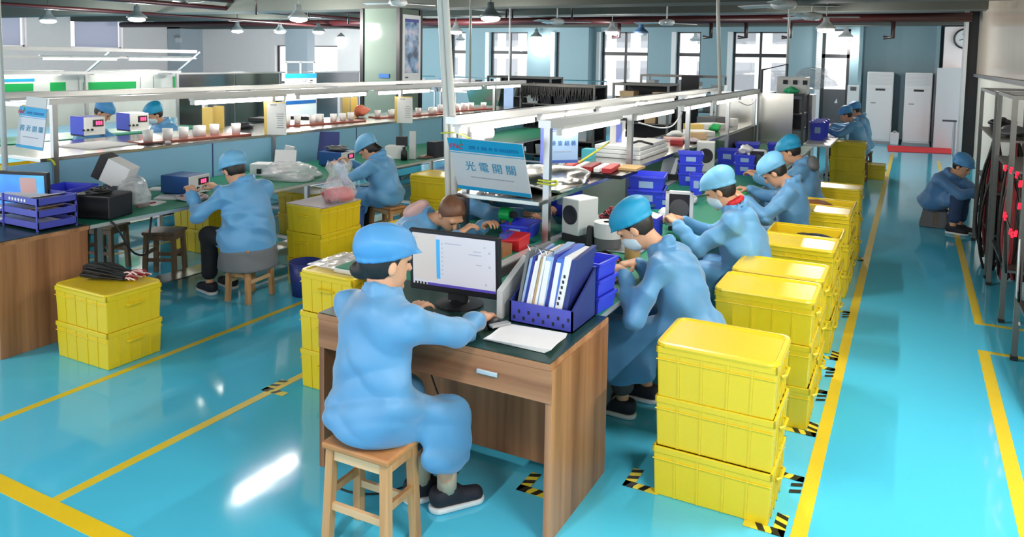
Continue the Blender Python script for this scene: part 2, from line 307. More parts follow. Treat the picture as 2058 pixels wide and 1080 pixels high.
# ------------------------------------------------------------------ people: one smooth surface per body / garment
class Field:
    def __init__(s): s.p = []; s.clips = []; s.noise = 0
    def cap(s, a, b, ra, rb=None, k=.03, sq=None): s.p.append(('c', np.array(a, float), np.array(b, float), ra, ra if rb is None else rb, k, sq)); return s
    def ell(s, c, R, r, k=.02): s.p.append(('e', np.array(c, float), np.array(R, float), np.array(r, float), k)); return s
    def clip(s, n, d): s.clips.append((np.array(n, float), d)); return s  # keep n.p < d
    def mesh(s, h):
        lo = np.full(3, 1e9); hi = -lo
        for q in s.p:
            if q[0] == 'c':
                r = max(q[3], q[4]); lo = np.minimum(lo, np.minimum(q[1], q[2])-r); hi = np.maximum(hi, np.maximum(q[1], q[2])+r)
            else:
                r = q[3].max(); lo = np.minimum(lo, q[1]-r); hi = np.maximum(hi, q[1]+r)
        lo -= 4*h+.02; hi += 4*h+.02
        n = np.ceil((hi-lo)/h).astype(int)+1
        ax = [lo[i]+h*np.arange(n[i]) for i in range(3)]
        F = np.full(n, .5, np.float32)
        for q in s.p:
            k = q[-1] if q[0] == 'e' else q[5]
            if q[0] == 'c': r = max(q[3], q[4]); l = np.minimum(q[1], q[2])-r; u = np.maximum(q[1], q[2])+r
            else: r = q[3].max(); l = q[1]-r; u = q[1]+r
            m = k+3*h
            i0 = np.clip(np.floor((l-m-lo)/h).astype(int), 0, n-1); i1 = np.clip(np.ceil((u+m-lo)/h).astype(int)+1, 1, n)
            X = ax[0][i0[0]:i1[0], None, None]; Y = ax[1][None, i0[1]:i1[1], None]; Z = ax[2][None, None, i0[2]:i1[2]]
            if q[0] == 'c':
                a, b = q[1], q[2]; d = b-a; L = max(d@d, 1e-9)
                t = np.clip(((X-a[0])*d[0]+(Y-a[1])*d[1]+(Z-a[2])*d[2])/L, 0, 1)
                vx, vy, vz = X-a[0]-t*d[0], Y-a[1]-t*d[1], Z-a[2]-t*d[2]
                if q[6] is not None:
                    w, f = q[6]; c = (vx*w[0]+vy*w[1]+vz*w[2])*(1/f-1)
                    vx, vy, vz = vx+c*w[0], vy+c*w[1], vz+c*w[2]
                D = np.sqrt(vx*vx+vy*vy+vz*vz)-(q[3]+(q[4]-q[3])*t)
            else:
                c, R, rr = q[1], q[2], q[3]
                px, py, pz = X-c[0], Y-c[1], Z-c[2]
                a0 = sum(((px*R[0][i]+py*R[1][i]+pz*R[2][i])/rr[i])**2 for i in range(3))
                a1 = sum(((px*R[0][i]+py*R[1][i]+pz*R[2][i])/rr[i]**2)**2 for i in range(3))
                k0 = np.sqrt(a0); D = k0*(k0-1)/np.sqrt(a1+1e-9)
            S = F[i0[0]:i1[0], i0[1]:i1[1], i0[2]:i1[2]]
            hh = np.maximum(k-np.abs(S-D), 0)/k
            F[i0[0]:i1[0], i0[1]:i1[1], i0[2]:i1[2]] = np.minimum(S, D)-hh*hh*k*.25
        X, Y, Z = ax[0][:, None, None], ax[1][None, :, None], ax[2][None, None, :]
        if s.noise:
            rg = lambda v: 1-2*np.abs(np.sin(v))
            N = .8*np.sin(15*X+9*Z+2*np.sin(9*Y+3))*np.sin(13*Z-11*Y+1.5*np.sin(10*X))+.9*rg(11*Y+13*Z+5*X+1.6*np.sin(7*X-9*Y+3*Z))*np.sin(6*X+4*Y-5*Z+1)+.7*rg(17*Z-12*X+6*Y+1.8*np.sin(8*Z+6*Y))*np.sin(7*Y-3*X+4*Z+2)
            F = F+s.noise*N.astype(np.float32)
        for nn, d in s.clips: F = np.maximum(F, (nn[0]*X+nn[1]*Y+nn[2]*Z-d).astype(np.float32))
        I = F < 0
        c8 = [I[i:n[0]-1+i, j:n[1]-1+j, k:n[2]-1+k] for i in (0, 1) for j in (0, 1) for k in (0, 1)]
        cnt = sum(c.astype(np.int8) for c in c8); mask = (cnt > 0) & (cnt < 8)
        idx = np.full(mask.shape, -1, np.int32); cells = np.argwhere(mask); idx[mask] = np.arange(len(cells))
        acc = np.zeros((len(cells), 3)); num = np.zeros(len(cells))
        offs = [(i, j, k) for i in (0, 1) for j in (0, 1) for k in (0, 1)]
        val = {o: F[cells[:, 0]+o[0], cells[:, 1]+o[1], cells[:, 2]+o[2]] for o in offs}
        for o in offs:
            for a in range(3):
                if o[a] == 0:
                    p = list(o); p[a] = 1; p = tuple(p); fa, fb = val[o], val[p]; cr = (fa < 0) != (fb < 0)
                    t = np.where(cr, fa/np.where(cr, fa-fb, 1), 0)
                    pos = np.tile(np.array(o, float), (len(cells), 1)); pos[:, a] = t
                    acc[cr] += pos[cr]; num[cr] += 1
        V = lo+h*(cells+acc/num[:, None])
        faces = []
        for a in range(3):
            b, c = (a+1) % 3, (a+2) % 3
            sl0 = [slice(None)]*3; sl1 = [slice(None)]*3; sl0[a] = slice(0, n[a]-1); sl1[a] = slice(1, n[a])
            A, B = I[tuple(sl0)], I[tuple(sl1)]
            for inside_first in (True, False):
                E = np.argwhere((A & ~B) if inside_first else (~A & B))
                E = E[(E[:, b] > 0) & (E[:, c] > 0) & (E[:, b] < n[b]-1) & (E[:, c] < n[c]-1)]
                q = []
                for db, dc in ((-1, -1), (0, -1), (0, 0), (-1, 0)):
                    e = E.copy(); e[:, b] += db; e[:, c] += dc; q.append(idx[e[:, 0], e[:, 1], e[:, 2]])
                if not inside_first: q = q[::-1]
                faces.append(np.stack(q, 1))
        return V, np.concatenate(faces)
    def build(s, name, material, parent, h):
        V, Fc = s.mesh(h); V = V-np.array(parent_loc(parent))
        me = bpy.data.meshes.new(name); me.vertices.add(len(V)); me.vertices.foreach_set('co', V.astype(np.float32).ravel())
        me.loops.add(Fc.size); me.loops.foreach_set('vertex_index', Fc.astype(np.int32).ravel())
        me.polygons.add(len(Fc)); me.polygons.foreach_set('loop_start', np.arange(0, Fc.size, 4, dtype=np.int32)); me.polygons.foreach_set('loop_total', np.full(len(Fc), 4, np.int32))
        me.update(); me.validate(); me.shade_smooth()
        me.materials.append(M[material]); o = bpy.data.objects.new(name, me); COL.objects.link(o); o.parent = parent
        return o
def unit(v): v = np.array(v, float); return v/max(np.linalg.norm(v), 1e-9)
def elbow(S, W, hint, a=.285, b=.255):
    S, W = np.array(S, float), np.array(W, float); d = W-S; L = np.linalg.norm(d)
    if L > a+b-.01: W = S+d/L*(a+b-.01); d = W-S; L = np.linalg.norm(d)
    x = (a*a-b*b+L*L)/(2*L); hgt = math.sqrt(max(a*a-x*x, 0)); u = d/L; hint = np.array(hint, float)
    p = unit(hint-u*(hint@u)); return S+u*x+p*hgt, W
def hand(f, W, d, nrm, thumb, curl=.6, sc=1.0):
    """W wrist, d towards fingertips, nrm out of the palm, thumb = unit vector to the thumb side"""
    d = unit(d); nrm = unit(np.array(nrm)-d*np.dot(nrm, d)); t = unit(np.cross(d, nrm)); t = t if t@np.array(thumb) > 0 else -t
    f.cap(W, W+d*.03*sc, .027*sc, .03*sc, .02, (nrm, .7))
    f.cap(W+d*.035*sc+t*.016*sc, W+d*.08*sc+t*.02*sc, .024*sc, .021*sc, .015, (nrm, .6)); f.cap(W+d*.035*sc-t*.016*sc, W+d*.075*sc-t*.02*sc, .024*sc, .02*sc, .015, (nrm, .6))
    for off, L, sp in ((.031, .068, .10), (.011, .077, .03), (-.01, .072, -.04), (-.029, .056, -.12)):
        b = W+d*(.084-abs(off-.005)*.15)*sc+t*off*sc; c = curl
        for i, (l, rr) in enumerate(((.45, .0092), (.32, .0085), (.23, .0078))):
            dd = d*math.cos(c)+nrm*math.sin(c)+t*sp; e = b+unit(dd)*L*l*sc; f.cap(b, e, rr*sc, rr*.95*sc, .004); b = e; c += curl*.9
    b = W+d*.028*sc+t*.03*sc
    for l, a, rr in ((.036, .9, .0115), (.03, .55, .0102), (.024, .3, .0092)):
        dd = d*(1.1-a*.7)+t*a*.75+nrm*.45; e = b+unit(dd)*l*sc; f.cap(b, e, rr*sc, rr*.95*sc, .006); b = e

def person(label, pelvis, neck, head, yaw, hyaw, hpitch, wrists, knees, feet, coat='coat', cap='cap', hair='hair', mask=False, trousers='trouserk',
           hroll=0, elbows=(None, None), sw=.16, res=.0075, bun=None, collar=None, skirt=.85, drop=0, sock=False, curl=.6, palms=((0, 0, -1), (0, 0, -1)),
           hands=(None, None), fyaw=None, belly=.0, shinend=.1, ponytail=None, hood=None, phone=None, capscale=1.0, lanyard=False, tail=None):
    P, N, H = (np.array(v, float) for v in (pelvis, neck, head))
    root = thing('person', label, 'person', (P[0], P[1], 0))
    f = np.array([math.cos(math.radians(yaw)), math.sin(math.radians(yaw)), 0]); r = np.array([f[1], -f[0], 0]); up = np.array([0, 0, 1.])
    sp = unit(N-P); fw = unit(f-sp*(f@sp))
    shL, shR = N-sp*.078-r*sw+fw*.01, N-sp*.078+r*sw+fw*.01
    hipL, hipR = P-r*.09, P+r*.09
    arms = []
    for S, W, side, eh in ((shL, wrists[0], -1, elbows[0]), (shR, wrists[1], 1, elbows[1])):
        hint = np.array(eh, float) if eh is not None else r*side*.7-up*.8-f*.25
        arms.append((S,)+elbow(S, W, hint))
    ya, pi, ro = math.radians(hyaw), math.radians(hpitch), math.radians(hroll)
    hf = np.array([math.cos(ya)*math.cos(pi), math.sin(ya)*math.cos(pi), -math.sin(pi)]); hr = unit(np.cross(hf, up)); hu = np.cross(hr, hf)
    hr, hu = hr*math.cos(ro)-hu*math.sin(ro), hu*math.cos(ro)+hr*math.sin(ro)
    RH = np.stack([hr, hf, hu], 1)
    fine = res
    # --- body
    b = Field()
    b.ell(H+hu*.022-hf*.012, RH, (.074, .094, .1), .02).ell(H+hf*.024-hu*.05, RH, (.057, .064, .07), .03)
    b.cap(H+hf*.086+hu*.012, H+hf*.103-hu*.022, .008, .0125, .012).ell(H+hf*.082-hu*.062, RH, (.024, .009, .008), .008)
    b.cap(H+hf*.078-hr*.04+hu*.034, H+hf*.078+hr*.04+hu*.034, .012, None, .02).ell(H+hf*.075-hu*.098, RH, (.02, .014, .014), .015)
    for s in (-1, 1): b.ell(H+hr*s*.077-hu*.008-hf*.005, RH, (.01, .02, .032), .008)
    b.cap(N-sp*.06, H-hu*.05-hf*.025, .052, .05, .03)
    b.cap(P+sp*.02, P+sp*.22, .12, .11, .05, (fw, .7)).cap(P+sp*.22, N-sp*.1, .11, .125, .05, (fw, .65)).cap(shL, shR, .045, None, .05)
    for (S, E, W), side, pn, hd in zip(arms, (-1, 1), palms, hands):
        b.cap(S, E, .046, .036, .03).cap(E, W, .036, .026, .02)
        d = unit(W-E) if hd is None else unit(hd)
        hand(b, W, d, pn, -r*side, curl)
    ft = []
    for hip, K, A, side in ((hipL, knees[0], feet[0], -1), (hipR, knees[1], feet[1], 1)):
        K, A = np.array(K, float), np.array(A, float)
        b.cap(hip, K, .075, .05, .04).cap(K, A+up*.02, .048, .034, .03)
        fd = np.array([math.cos(math.radians(fyaw)), math.sin(math.radians(fyaw)), 0]) if fyaw is not None else f
        b.cap(A-up*.03, A+fd*.12-up*.045, .034, .024, .03); ft.append((A, fd))
    body = b.build('body', 'skin', root, fine); body['label'] = 'head, neck, arms and hands'
    # --- coat
    g = Field(); g.noise = .0095
    g.cap(P+sp*.03, P+sp*.2, .178+belly, .172+belly, .06, (fw, .74)).cap(P+sp*.2, N-sp*.15, .172+belly, .182, .06, (fw, .7))
    g.ell(P+up*.0, np.stack([r, f, up], 1), (.2+belly, .172, .125), .05)
    g.cap(shL, shR, .062, None, .05, (fw, 1.0)).cap(N-sp*.03, shL, .05, .058, .04).cap(N-sp*.03, shR, .05, .058, .04)
    for (S, E, W), side in zip(arms, (-1, 1)):
        g.cap(S, E, .069, .058, .035).cap(E, W-unit(W-E)*.025, .06, .046, .03)
    if skirt:
        for hip, K in ((hipL, knees[0]), (hipR, knees[1])):
            K = np.array(K, float); g.cap(hip+up*.005, hip+(K-hip)*skirt, .104, .088, .05)
        if drop:
            for hip, K, s in ((hipL, knees[0], -1), (hipR, knees[1], 1)):
                K = np.array(K, float)
                for t0 in (.6, .8, 1.0):
                    q = hip+(K-hip)*skirt*t0+r*s*.062
                    g.cap(q, q+r*s*.008-up*drop*(.75+.25*t0), .075, .07, .045, (r, .42))
                q = hip+(K-hip)*skirt+f*.055; g.cap(q, q+f*.01-up*drop, .08, .075, .04, (f, .42))
    if tail:
        g.cap(P+up*.03, [P[0], P[1], tail[0]], .19+belly, .205+belly, .05, (f, .85)).clip((0, 0, -1), -tail[0])
        c = Field(); c.cap(P, [P[0], P[1], tail[1]], .2+belly, .215+belly, .05, (f, .9)).clip((0, 0, -1), -tail[1]).clip((0, 0, 1), tail[0]+.06); c.noise = .006
        c.build('apron', 'greyc', root, .011)
    for k in range(10):
        a0, a1 = 2*PI*k/10, 2*PI*(k+1)/10
        q = [N+sp*.012+r*math.cos(a)*.072+fw*(math.sin(a)*.066+.012)+sp*(-.02*math.sin(a)) for a in (a0, a1)]
        g.cap(q[0], q[1], .019, None, .015); g.cap(q[0]+sp*.022, q[1]+sp*.022, .013, None, .012)
    g.build('coat', coat, root, max(.0095, res*1.3))
    if collar:
        c = Field()
        for k in range(10):
            a0, a1 = 2*PI*k/10, 2*PI*(k+1)/10
            q = [N+sp*.045+r*math.cos(a)*.062+fw*(math.sin(a)*.058+.014)+sp*(-.02*math.sin(a)) for a in (a0, a1)]
            c.cap(q[0], q[1], .02, None, .012)
        o = c.build('collar', collar, root, .009); o['label'] = 'collar of another colour showing inside the coat'
    if hood:
        c = Field(); c.ell(N-fw*.1-sp*.02, np.stack([r, fw, sp], 1), (.14, .055, .085), .02); c.noise = .006
        c.build('hood', hood, root, .011)
    # --- trousers, socks, shoes
    t = Field()
    for hip, K, A in ((hipL, knees[0], feet[0]), (hipR, knees[1], feet[1])):
        K, A = np.array(K, float), np.array(A, float)
        t.cap(hip, K, .095, .074, .04).cap(K, A+(K-A)/np.linalg.norm(K-A)*shinend, .074, .064, .03)
    t.noise = .003; t.build('trousers', trousers, root, max(.011, res*1.3))
    for A, fd in ft:
        if sock:
            MB().tube([A+up*.13, A+up*.06, A-up*.0], .045, 12).build('sock', 'sock', root, smooth=True)
        sh = Field(); he, to = A-fd*.035, A+fd*.135
        sh.cap([he[0], he[1], .055], [to[0], to[1], .042], .042, .036, .02, (np.cross(fd, up), 1.0)).cap([he[0], he[1], .08], [A[0]+fd[0]*.02, A[1]+fd[1]*.02, .085], .04, .04, .03)
        sh.clip((0, 0, -1), -.02).clip((0, 0, 1), .1)
        so = sh.build('shoe', 'shoe', root, .009)
        sl = Field(); sl.cap([he[0], he[1], .02], [to[0], to[1], .02], .048, .042, .01); sl.clip((0, 0, -1), -.001).clip((0, 0, 1), .028)
        sl.build('sole', 'sole', so, .009)
    # --- head-wear, hair, mask, eyes
    if hair:
        q = Field(); q.ell(H+hu*.02-hf*.014, RH, (.083, .104, .11), .02)
        q.clip(hf-.62*hu, (hf-.62*hu)@H+.012).clip(-hu, -hu@H+.082)
        if bun: q.ell(H+hr*bun[0]+hf*bun[1]+hu*bun[2], RH, (bun[3], bun[3], bun[3]*.85), .03)
        if ponytail: 
            pts = [H+hr*a+hf*b_+hu*c_ for a, b_, c_ in ponytail]
            for a, b_ in zip(pts, pts[1:]): q.cap(a, b_, .04, .034, .03)
        if not cap: q.ell(H+hu*.05-hf*.01, RH, (.083, .1, .08), .03)
        q.noise = .0015; q.build('hair', hair, root, .008)
    if cap:
        s = capscale; q = Field(); q.ell(H+hu*.068-hf*.016, RH, (.1*s, .124*s, .086*s), .03).ell(H+hu*.09-hf*.05, RH, (.094*s, .088*s, .062*s), .04)
        q.noise = .0042; nn = -(hu-.26*hf); q.clip(nn, nn@H-.03)
        q.ell(H+hf*.12+hu*.054, RH@np.array(Rx(-.3)), (.076, .062, .011), .012)
        for k in range(16):
            a0, a1 = 2*PI*k/16, 2*PI*(k+1)/16
            e = [H+hr*math.cos(a)*.088+hf*(math.sin(a)*.108-.01)+hu*(.042+.26*(math.sin(a)*.108-.01)) for a in (a0, a1)]
            q.cap(e[0], e[1], .0115, None, .01)
        q.build('cap', cap, root, min(.0085, max(.007, res)))
    if mask:
        q = Field(); q.ell(H+hf*.03-hu*.05, RH, (.063, .07, .066), .01).ell(H+hf*.075-hu*.035, RH, (.03, .035, .035), .03)
        q.clip(hu, hu@H-.008).clip(-hf, -hf@H-.022); q.build('mask', 'mask', root, .008)
        for s in (-1, 1): MB().tube([H+hr*s*.06+hf*.03-hu*.03, H+hr*s*.077+hf*.005, H+hr*s*.083-hf*.012+hu*.01], .0022, 5).build('ear_loop', 'white', root)
    for s in (-1, 1):
        MB().sphere(H+hr*s*.03+hf*.081+hu*.012, (.014, .006, .005), 10, 6, Matrix(RH.tolist())).build('eye', 'hair', root, smooth=True)
    if lanyard:
        MB().tube([N+r*.05+fw*.08, N+fw*.12-sp*.12, N+fw*.14-sp*.22], .006, 6).build('lanyard', 'signlil', root)
    return root

# ------------------------------------------------------------------ room shell
def windows_wall(name, mname, axis, pos, thick, a0, a1, zt, holes):
    """wall along axis ('x' or 'y') at pos; holes: (b0,b1,z0,z1)"""
    w = MB()
    def bx(b0, b1, z0, z1):
        if b1-b0 < 1e-4 or z1-z0 < 1e-4: return
        if axis == 'x': w.box(b0, b1, pos, pos+thick, z0, z1)
        else: w.box(pos, pos+thick, b0, b1, z0, z1)
    cur = a0
    for b0, b1, z0, z1 in sorted(holes):
        bx(cur, b0, 0, zt); bx(b0, b1, 0, z0); bx(b0, b1, z1, zt); cur = b1
    bx(cur, a1, 0, zt)
    return struct(name, w, mname)
CEIL = 3.55
struct('floor', MB().box(-27.4, 3.4, -2.6, 22.4, -.1, 0), 'floor')
struct('ceiling', MB().box(-27.4, 3.4, -2.6, 22.4, CEIL, CEIL+.2), 'ceil')
WIN = [(-14.05, -13.42, .85, 2.86, 1), (-12.5, -11.08, .85, 2.86, 2), (-10.1, -9.3, .85, 2.86, 1), (-8.55, -7.05, .85, 2.86, 2), (-6.2, -5.48, .5, 2.86, 1), (-4.58, -3.08, .08, 2.86, 2)]
DOOR = (-2.22, -1.52, .02, 2.93)
LWIN = [(-22.15, -19.0, .9, 2.36), (-17.95, -16.1, .9, 2.24)]
windows_wall('wall_back', 'wall', 'x', 22.0, .35, -15.4, 3.4, CEIL, [w[:4] for w in WIN]+[DOOR])
windows_wall('wall_back_left', 'wallw', 'x', 22.0, .35, -27.4, -15.4, CEIL, LWIN)
BL = [(16.9, 18.95, 2.12, 3.3), (12.9, 15.35, 2.12, 3.3), (8.8, 12.2, .9, 3.3), (4.6, 8.2, .9, 3.3), (.4, 4.0, .9, 3.3)]  # last three are out of view, added to let in more daylight
windows_wall('wall_left', 'wallw', 'y', -27.4, .4, -2.6, 22.0, CEIL, BL)
nw = 0
def window_unit(x0, x1, z0, z1, cols, transom=2.2, y=22.14, fw=.06, dark=True):
    global nw; nw += 1
    m = 'winframe'
    f = MB().box(x0, x1, y, y+.07, z0, z0+fw).box(x0, x1, y, y+.07, z1-fw*.6, z1).box(x0, x0+fw, y, y+.07, z0, z1).box(x1-fw, x1, y, y+.07, z0, z1)
    o = struct('window_%d' % nw, f, m)
    MB().box(x0+.01, x1-.01, y+.03, y+.036, z0, z1).build('pane', 'glass', o)
    b = MB()
    if transom: b.box(x0, x1, y-.01, y+.08, transom-.05, transom+.05)
    for k in range(1, cols):
        xm = x0+(x1-x0)*k/cols; b.box(xm-.03, xm+.03, y, y+.075, z0, z1)
    if b.v: b.build('glazing_bar', m, o)
    return o
for w in WIN: window_unit(*w)
for w in LWIN: window_unit(w[0], w[1], w[2], w[3], 2, None)
for k, (y0, y1, z0, z1) in enumerate(BL):
    nw += 1
    f = MB()
    for a in ((y0, y0+.06, z0, z1), (y1-.06, y1, z0, z1), (y0, y1, z0, z0+.06), (y0, y1, z1-.06, z1)): f.box(-27.2, -27.14, *a)
    o = struct('window_%d' % nw, f, 'white'); MB().box(-27.18, -27.17, y0, y1, z0, z1).build('pane', 'glass', o)
    if k > 1: continue
    wh = ('farther', 'nearer')[k]
    single('roller_blind', MB().box(-27.0, -26.98, y0+.14, y1-.22, z0+.05, z1-.1), 'blind', 'grey roller blind drawn over the %s high window behind the third bench' % wh, 'blind', 'roller blinds')
# white reveals at the left sides of the windows
for k, w in enumerate(WIN+[DOOR]):
    struct('trim_%d' % (k+1), MB().box(w[0]-.13, w[0], 21.95, 22.0, w[2], w[3]), 'jamb')
# door leaf with dark lower panel
d = MB().box(-2.22, -2.14, 22.12, 22.2, .02, 2.93).box(-1.6, -1.52, 22.12, 22.2, .02, 2.93).box(-2.22, -1.52, 22.12, 22.2, 2.16, 2.26).box(-2.22, -1.52, 22.12, 22.2, 2.88, 2.93)
do = struct('door_1', d, 'winframe')
MB().box(-2.14, -1.6, 22.13, 22.18, .02, 1.32).build('door_panel', 'greyd', do); MB().box(-2.14, -1.6, 22.15, 22.156, 1.32, 2.9).build('pane', 'glass', do)
t = MB().add([(-1.86, 22.125, .95), (-1.78, 22.125, .95), (-1.8, 22.125, 1.08)], [(0, 1, 2)]); t.build('sticker', 'jamb', do)
# right wall: glossy tiled upper part, cream lower band, dark steel corner
struct('wall_right', MB().box(1.18, 1.5, 5.0, 19.0, 1.82, CEIL), 'tilebeige')
struct('wall_right_lower', MB().box(1.22, 1.5, -2.6, 19.0, 0, 1.82), 'cream')
struct('wall_right_near', MB().box(1.18, 1.5, -2.6, 5.0, 1.82, CEIL), 'tilebeige')
struct('trim_11', MB().box(1.12, 1.22, 4, 18.9, 1.78, 1.84), 'greyd')
struct('trim_12', MB().box(.98, 1.5, 19.0, 19.6, 0, CEIL), 'black'); struct('trim_13', MB().box(.93, .99, 18.94, 19.66, 0, CEIL), 'alu')
struct('trim_14', MB().box(.975, .985, 19.0, 19.55, 2.5, 2.6).box(.975, .985, 19.0, 19.55, 1.75, 1.8).box(.975, .985, 19.0, 19.55, 1.2, 1.23), 'alu')
# white pillar right of the standing air conditioners, with its lower boxing
struct('wall_right_end', MB().box(.62, 1.5, 21.3, 22.0, 0, 2.95), 'wallw'); struct('trim_15', MB().box(.5, 1.0, 21.05, 21.3, 0, 1.95), 'offwhite')
struct('trim_16', MB().box(.46, .54, 21.5, 22.0, 0, CEIL), 'wall')
# ceiling beams, deep and dark
for k, (y0, y1, zb) in enumerate(((20.9, 21.6, 2.98), (16.9, 17.5, 3.08), (12.0, 12.7, 2.93), (7.0, 7.5, 3.0))):
    struct('beam_%d' % (k+1), MB().box(-27, 3.4, y0, y1, zb, CEIL), 'beam')
for k, x in enumerate((-16.2, -9.2, -2.6)): struct('beam_%d' % (k+5), MB().box(x-.2, x+.2, -2, 22, 3.15, CEIL), 'beam')
# pilasters on the back wall
struct('trim_17', MB().box(-9.75, -8.78, 21.55, 22.0, 0, 2.98), 'wall'); struct('trim_18', MB().box(-21.2, -20.1, 21.6, 22.0, 0, CEIL), 'walll')
struct('trim_19', MB().box(-26.95, -26.2, 20.9, 22.0, 0, CEIL), 'walll'); struct('trim_20', MB().box(-1.28, -1.2, 21.6, 22.0, 0, CEIL), 'wall')
# tiled column with steel corner guards
struct('column_1', MB().box(-9.7, -8.82, 12.0, 12.7, 0, 2.93), 'tilegrey')
struct('trim_21', MB().box(-9.76, -9.68, 11.97, 12.05, 0, 2.93).box(-8.87, -8.79, 11.97, 12.05, 0, 2.93).box(-8.87, -8.79, 12.65, 12.74, 0, 2.93), 'black')
p = thing('picture_frame', 'framed poster on the side of the tiled column', 'picture', (-8.80, 12.36, 1.72))
MB().box(-8.815, -8.78, 12.06, 12.66, 1.5, 2.82).build('frame', 'white', p); MB().box(-8.79, -8.772, 12.13, 12.58, 1.68, 2.72).build('print', 'poster', p)
MB().box(-8.785, -8.77, 12.13, 12.58, 2.68, 2.74).build('heading_strip', 'foldern', p); MB().box(-8.785, -8.774, 12.14, 12.24, 1.58, 1.61).build('plaque', 'greyd', p)
single('wall_notice', MB().box(-9.3, -9.05, 11.985, 11.999, 1.58, 1.66), 'signdark', 'small blue strip notice low on the front of the tiled column', 'notice')

# floor markings
ln = [('x', -.335, .065, 2.2, 19.2), ('x', .545, .06, 6.8, 18.2), ('x', .53, .07, 2.0, 6.18), ('x', -4.29, .05, .5, 12.5), ('x', -3.29, .055, 1.9, 12.0), ('x', -6.9, .05, 3.5, 12)]
for k, (a, c, w, b0, b1) in enumerate(ln): struct('trim_%d' % (30+k), MB().box(c-w/2, c+w/2, b0, b1, 0, .0016), 'line')
struct('trim_40', MB().box(-8, -1.9, 1.85, 1.935, 0, .002), 'lineD')
struct('trim_41', MB().box(.575, 1.2, 6.8, 6.85, 0, .0016), 'line'); struct('trim_42', MB().box(.565, 1.2, 6.13, 6.18, 0, .0016), 'line')
def hazard(n, x, y, dx, dy, L=.17, w=.05):
    """L shaped corner of black and yellow tape; arms run towards dx and dy"""
    o = struct('trim_%d' % n, MB().box(min(x, x+dx*L), max(x, x+dx*L), min(y, y+dy*w), max(y, y+dy*w), .0017, .0026).box(min(x, x+dx*w), max(x, x+dx*w), min(y, y+dy*w), max(y, y+dy*L), .0017, .0026), 'tapeyellow')
    s = MB()
    for k in range(3):
        a = .012+k*.062
        if a+.055 > L: break
        s.add([(x+dx*a, y, .0031), (x+dx*(a+.03), y, .0031), (x+dx*(a+.052), y+dy*w, .0031), (x+dx*(a+.022), y+dy*w, .0031)], [(0, 1, 2, 3) if dx*dy > 0 else (3, 2, 1, 0)])
        a += .05
        if a+.055 > L+.02: continue
        s.add([(x, y+dy*a, .0031), (x, y+dy*(a+.03), .0031), (x+dx*w, y+dy*(a+.052), .0031), (x+dx*w, y+dy*(a+.022), .0031)], [(3, 2, 1, 0) if dx*dy > 0 else (0, 1, 2, 3)])
    s.build('tape_stripe', 'tapeblack', o)
hz = [(-1.12, 3.3, 1, 1), (-.39, 3.26, -1, 1), (-.37, 3.8, -1, -1), (-1.54, 3.02, 1, 1), (-.37, 4.25, -1, 1), (-.37, 4.9, -1, -1), (-.36, 5.3, -1, -1), (-.36, 5.45, -1, 1), (-.36, 6.6, -1, -1), (-.36, 8.4, -1, 1), (-3.35, 3.2, 1, 1)]
for k, a in enumerate(hz): hazard(50+k, *a)

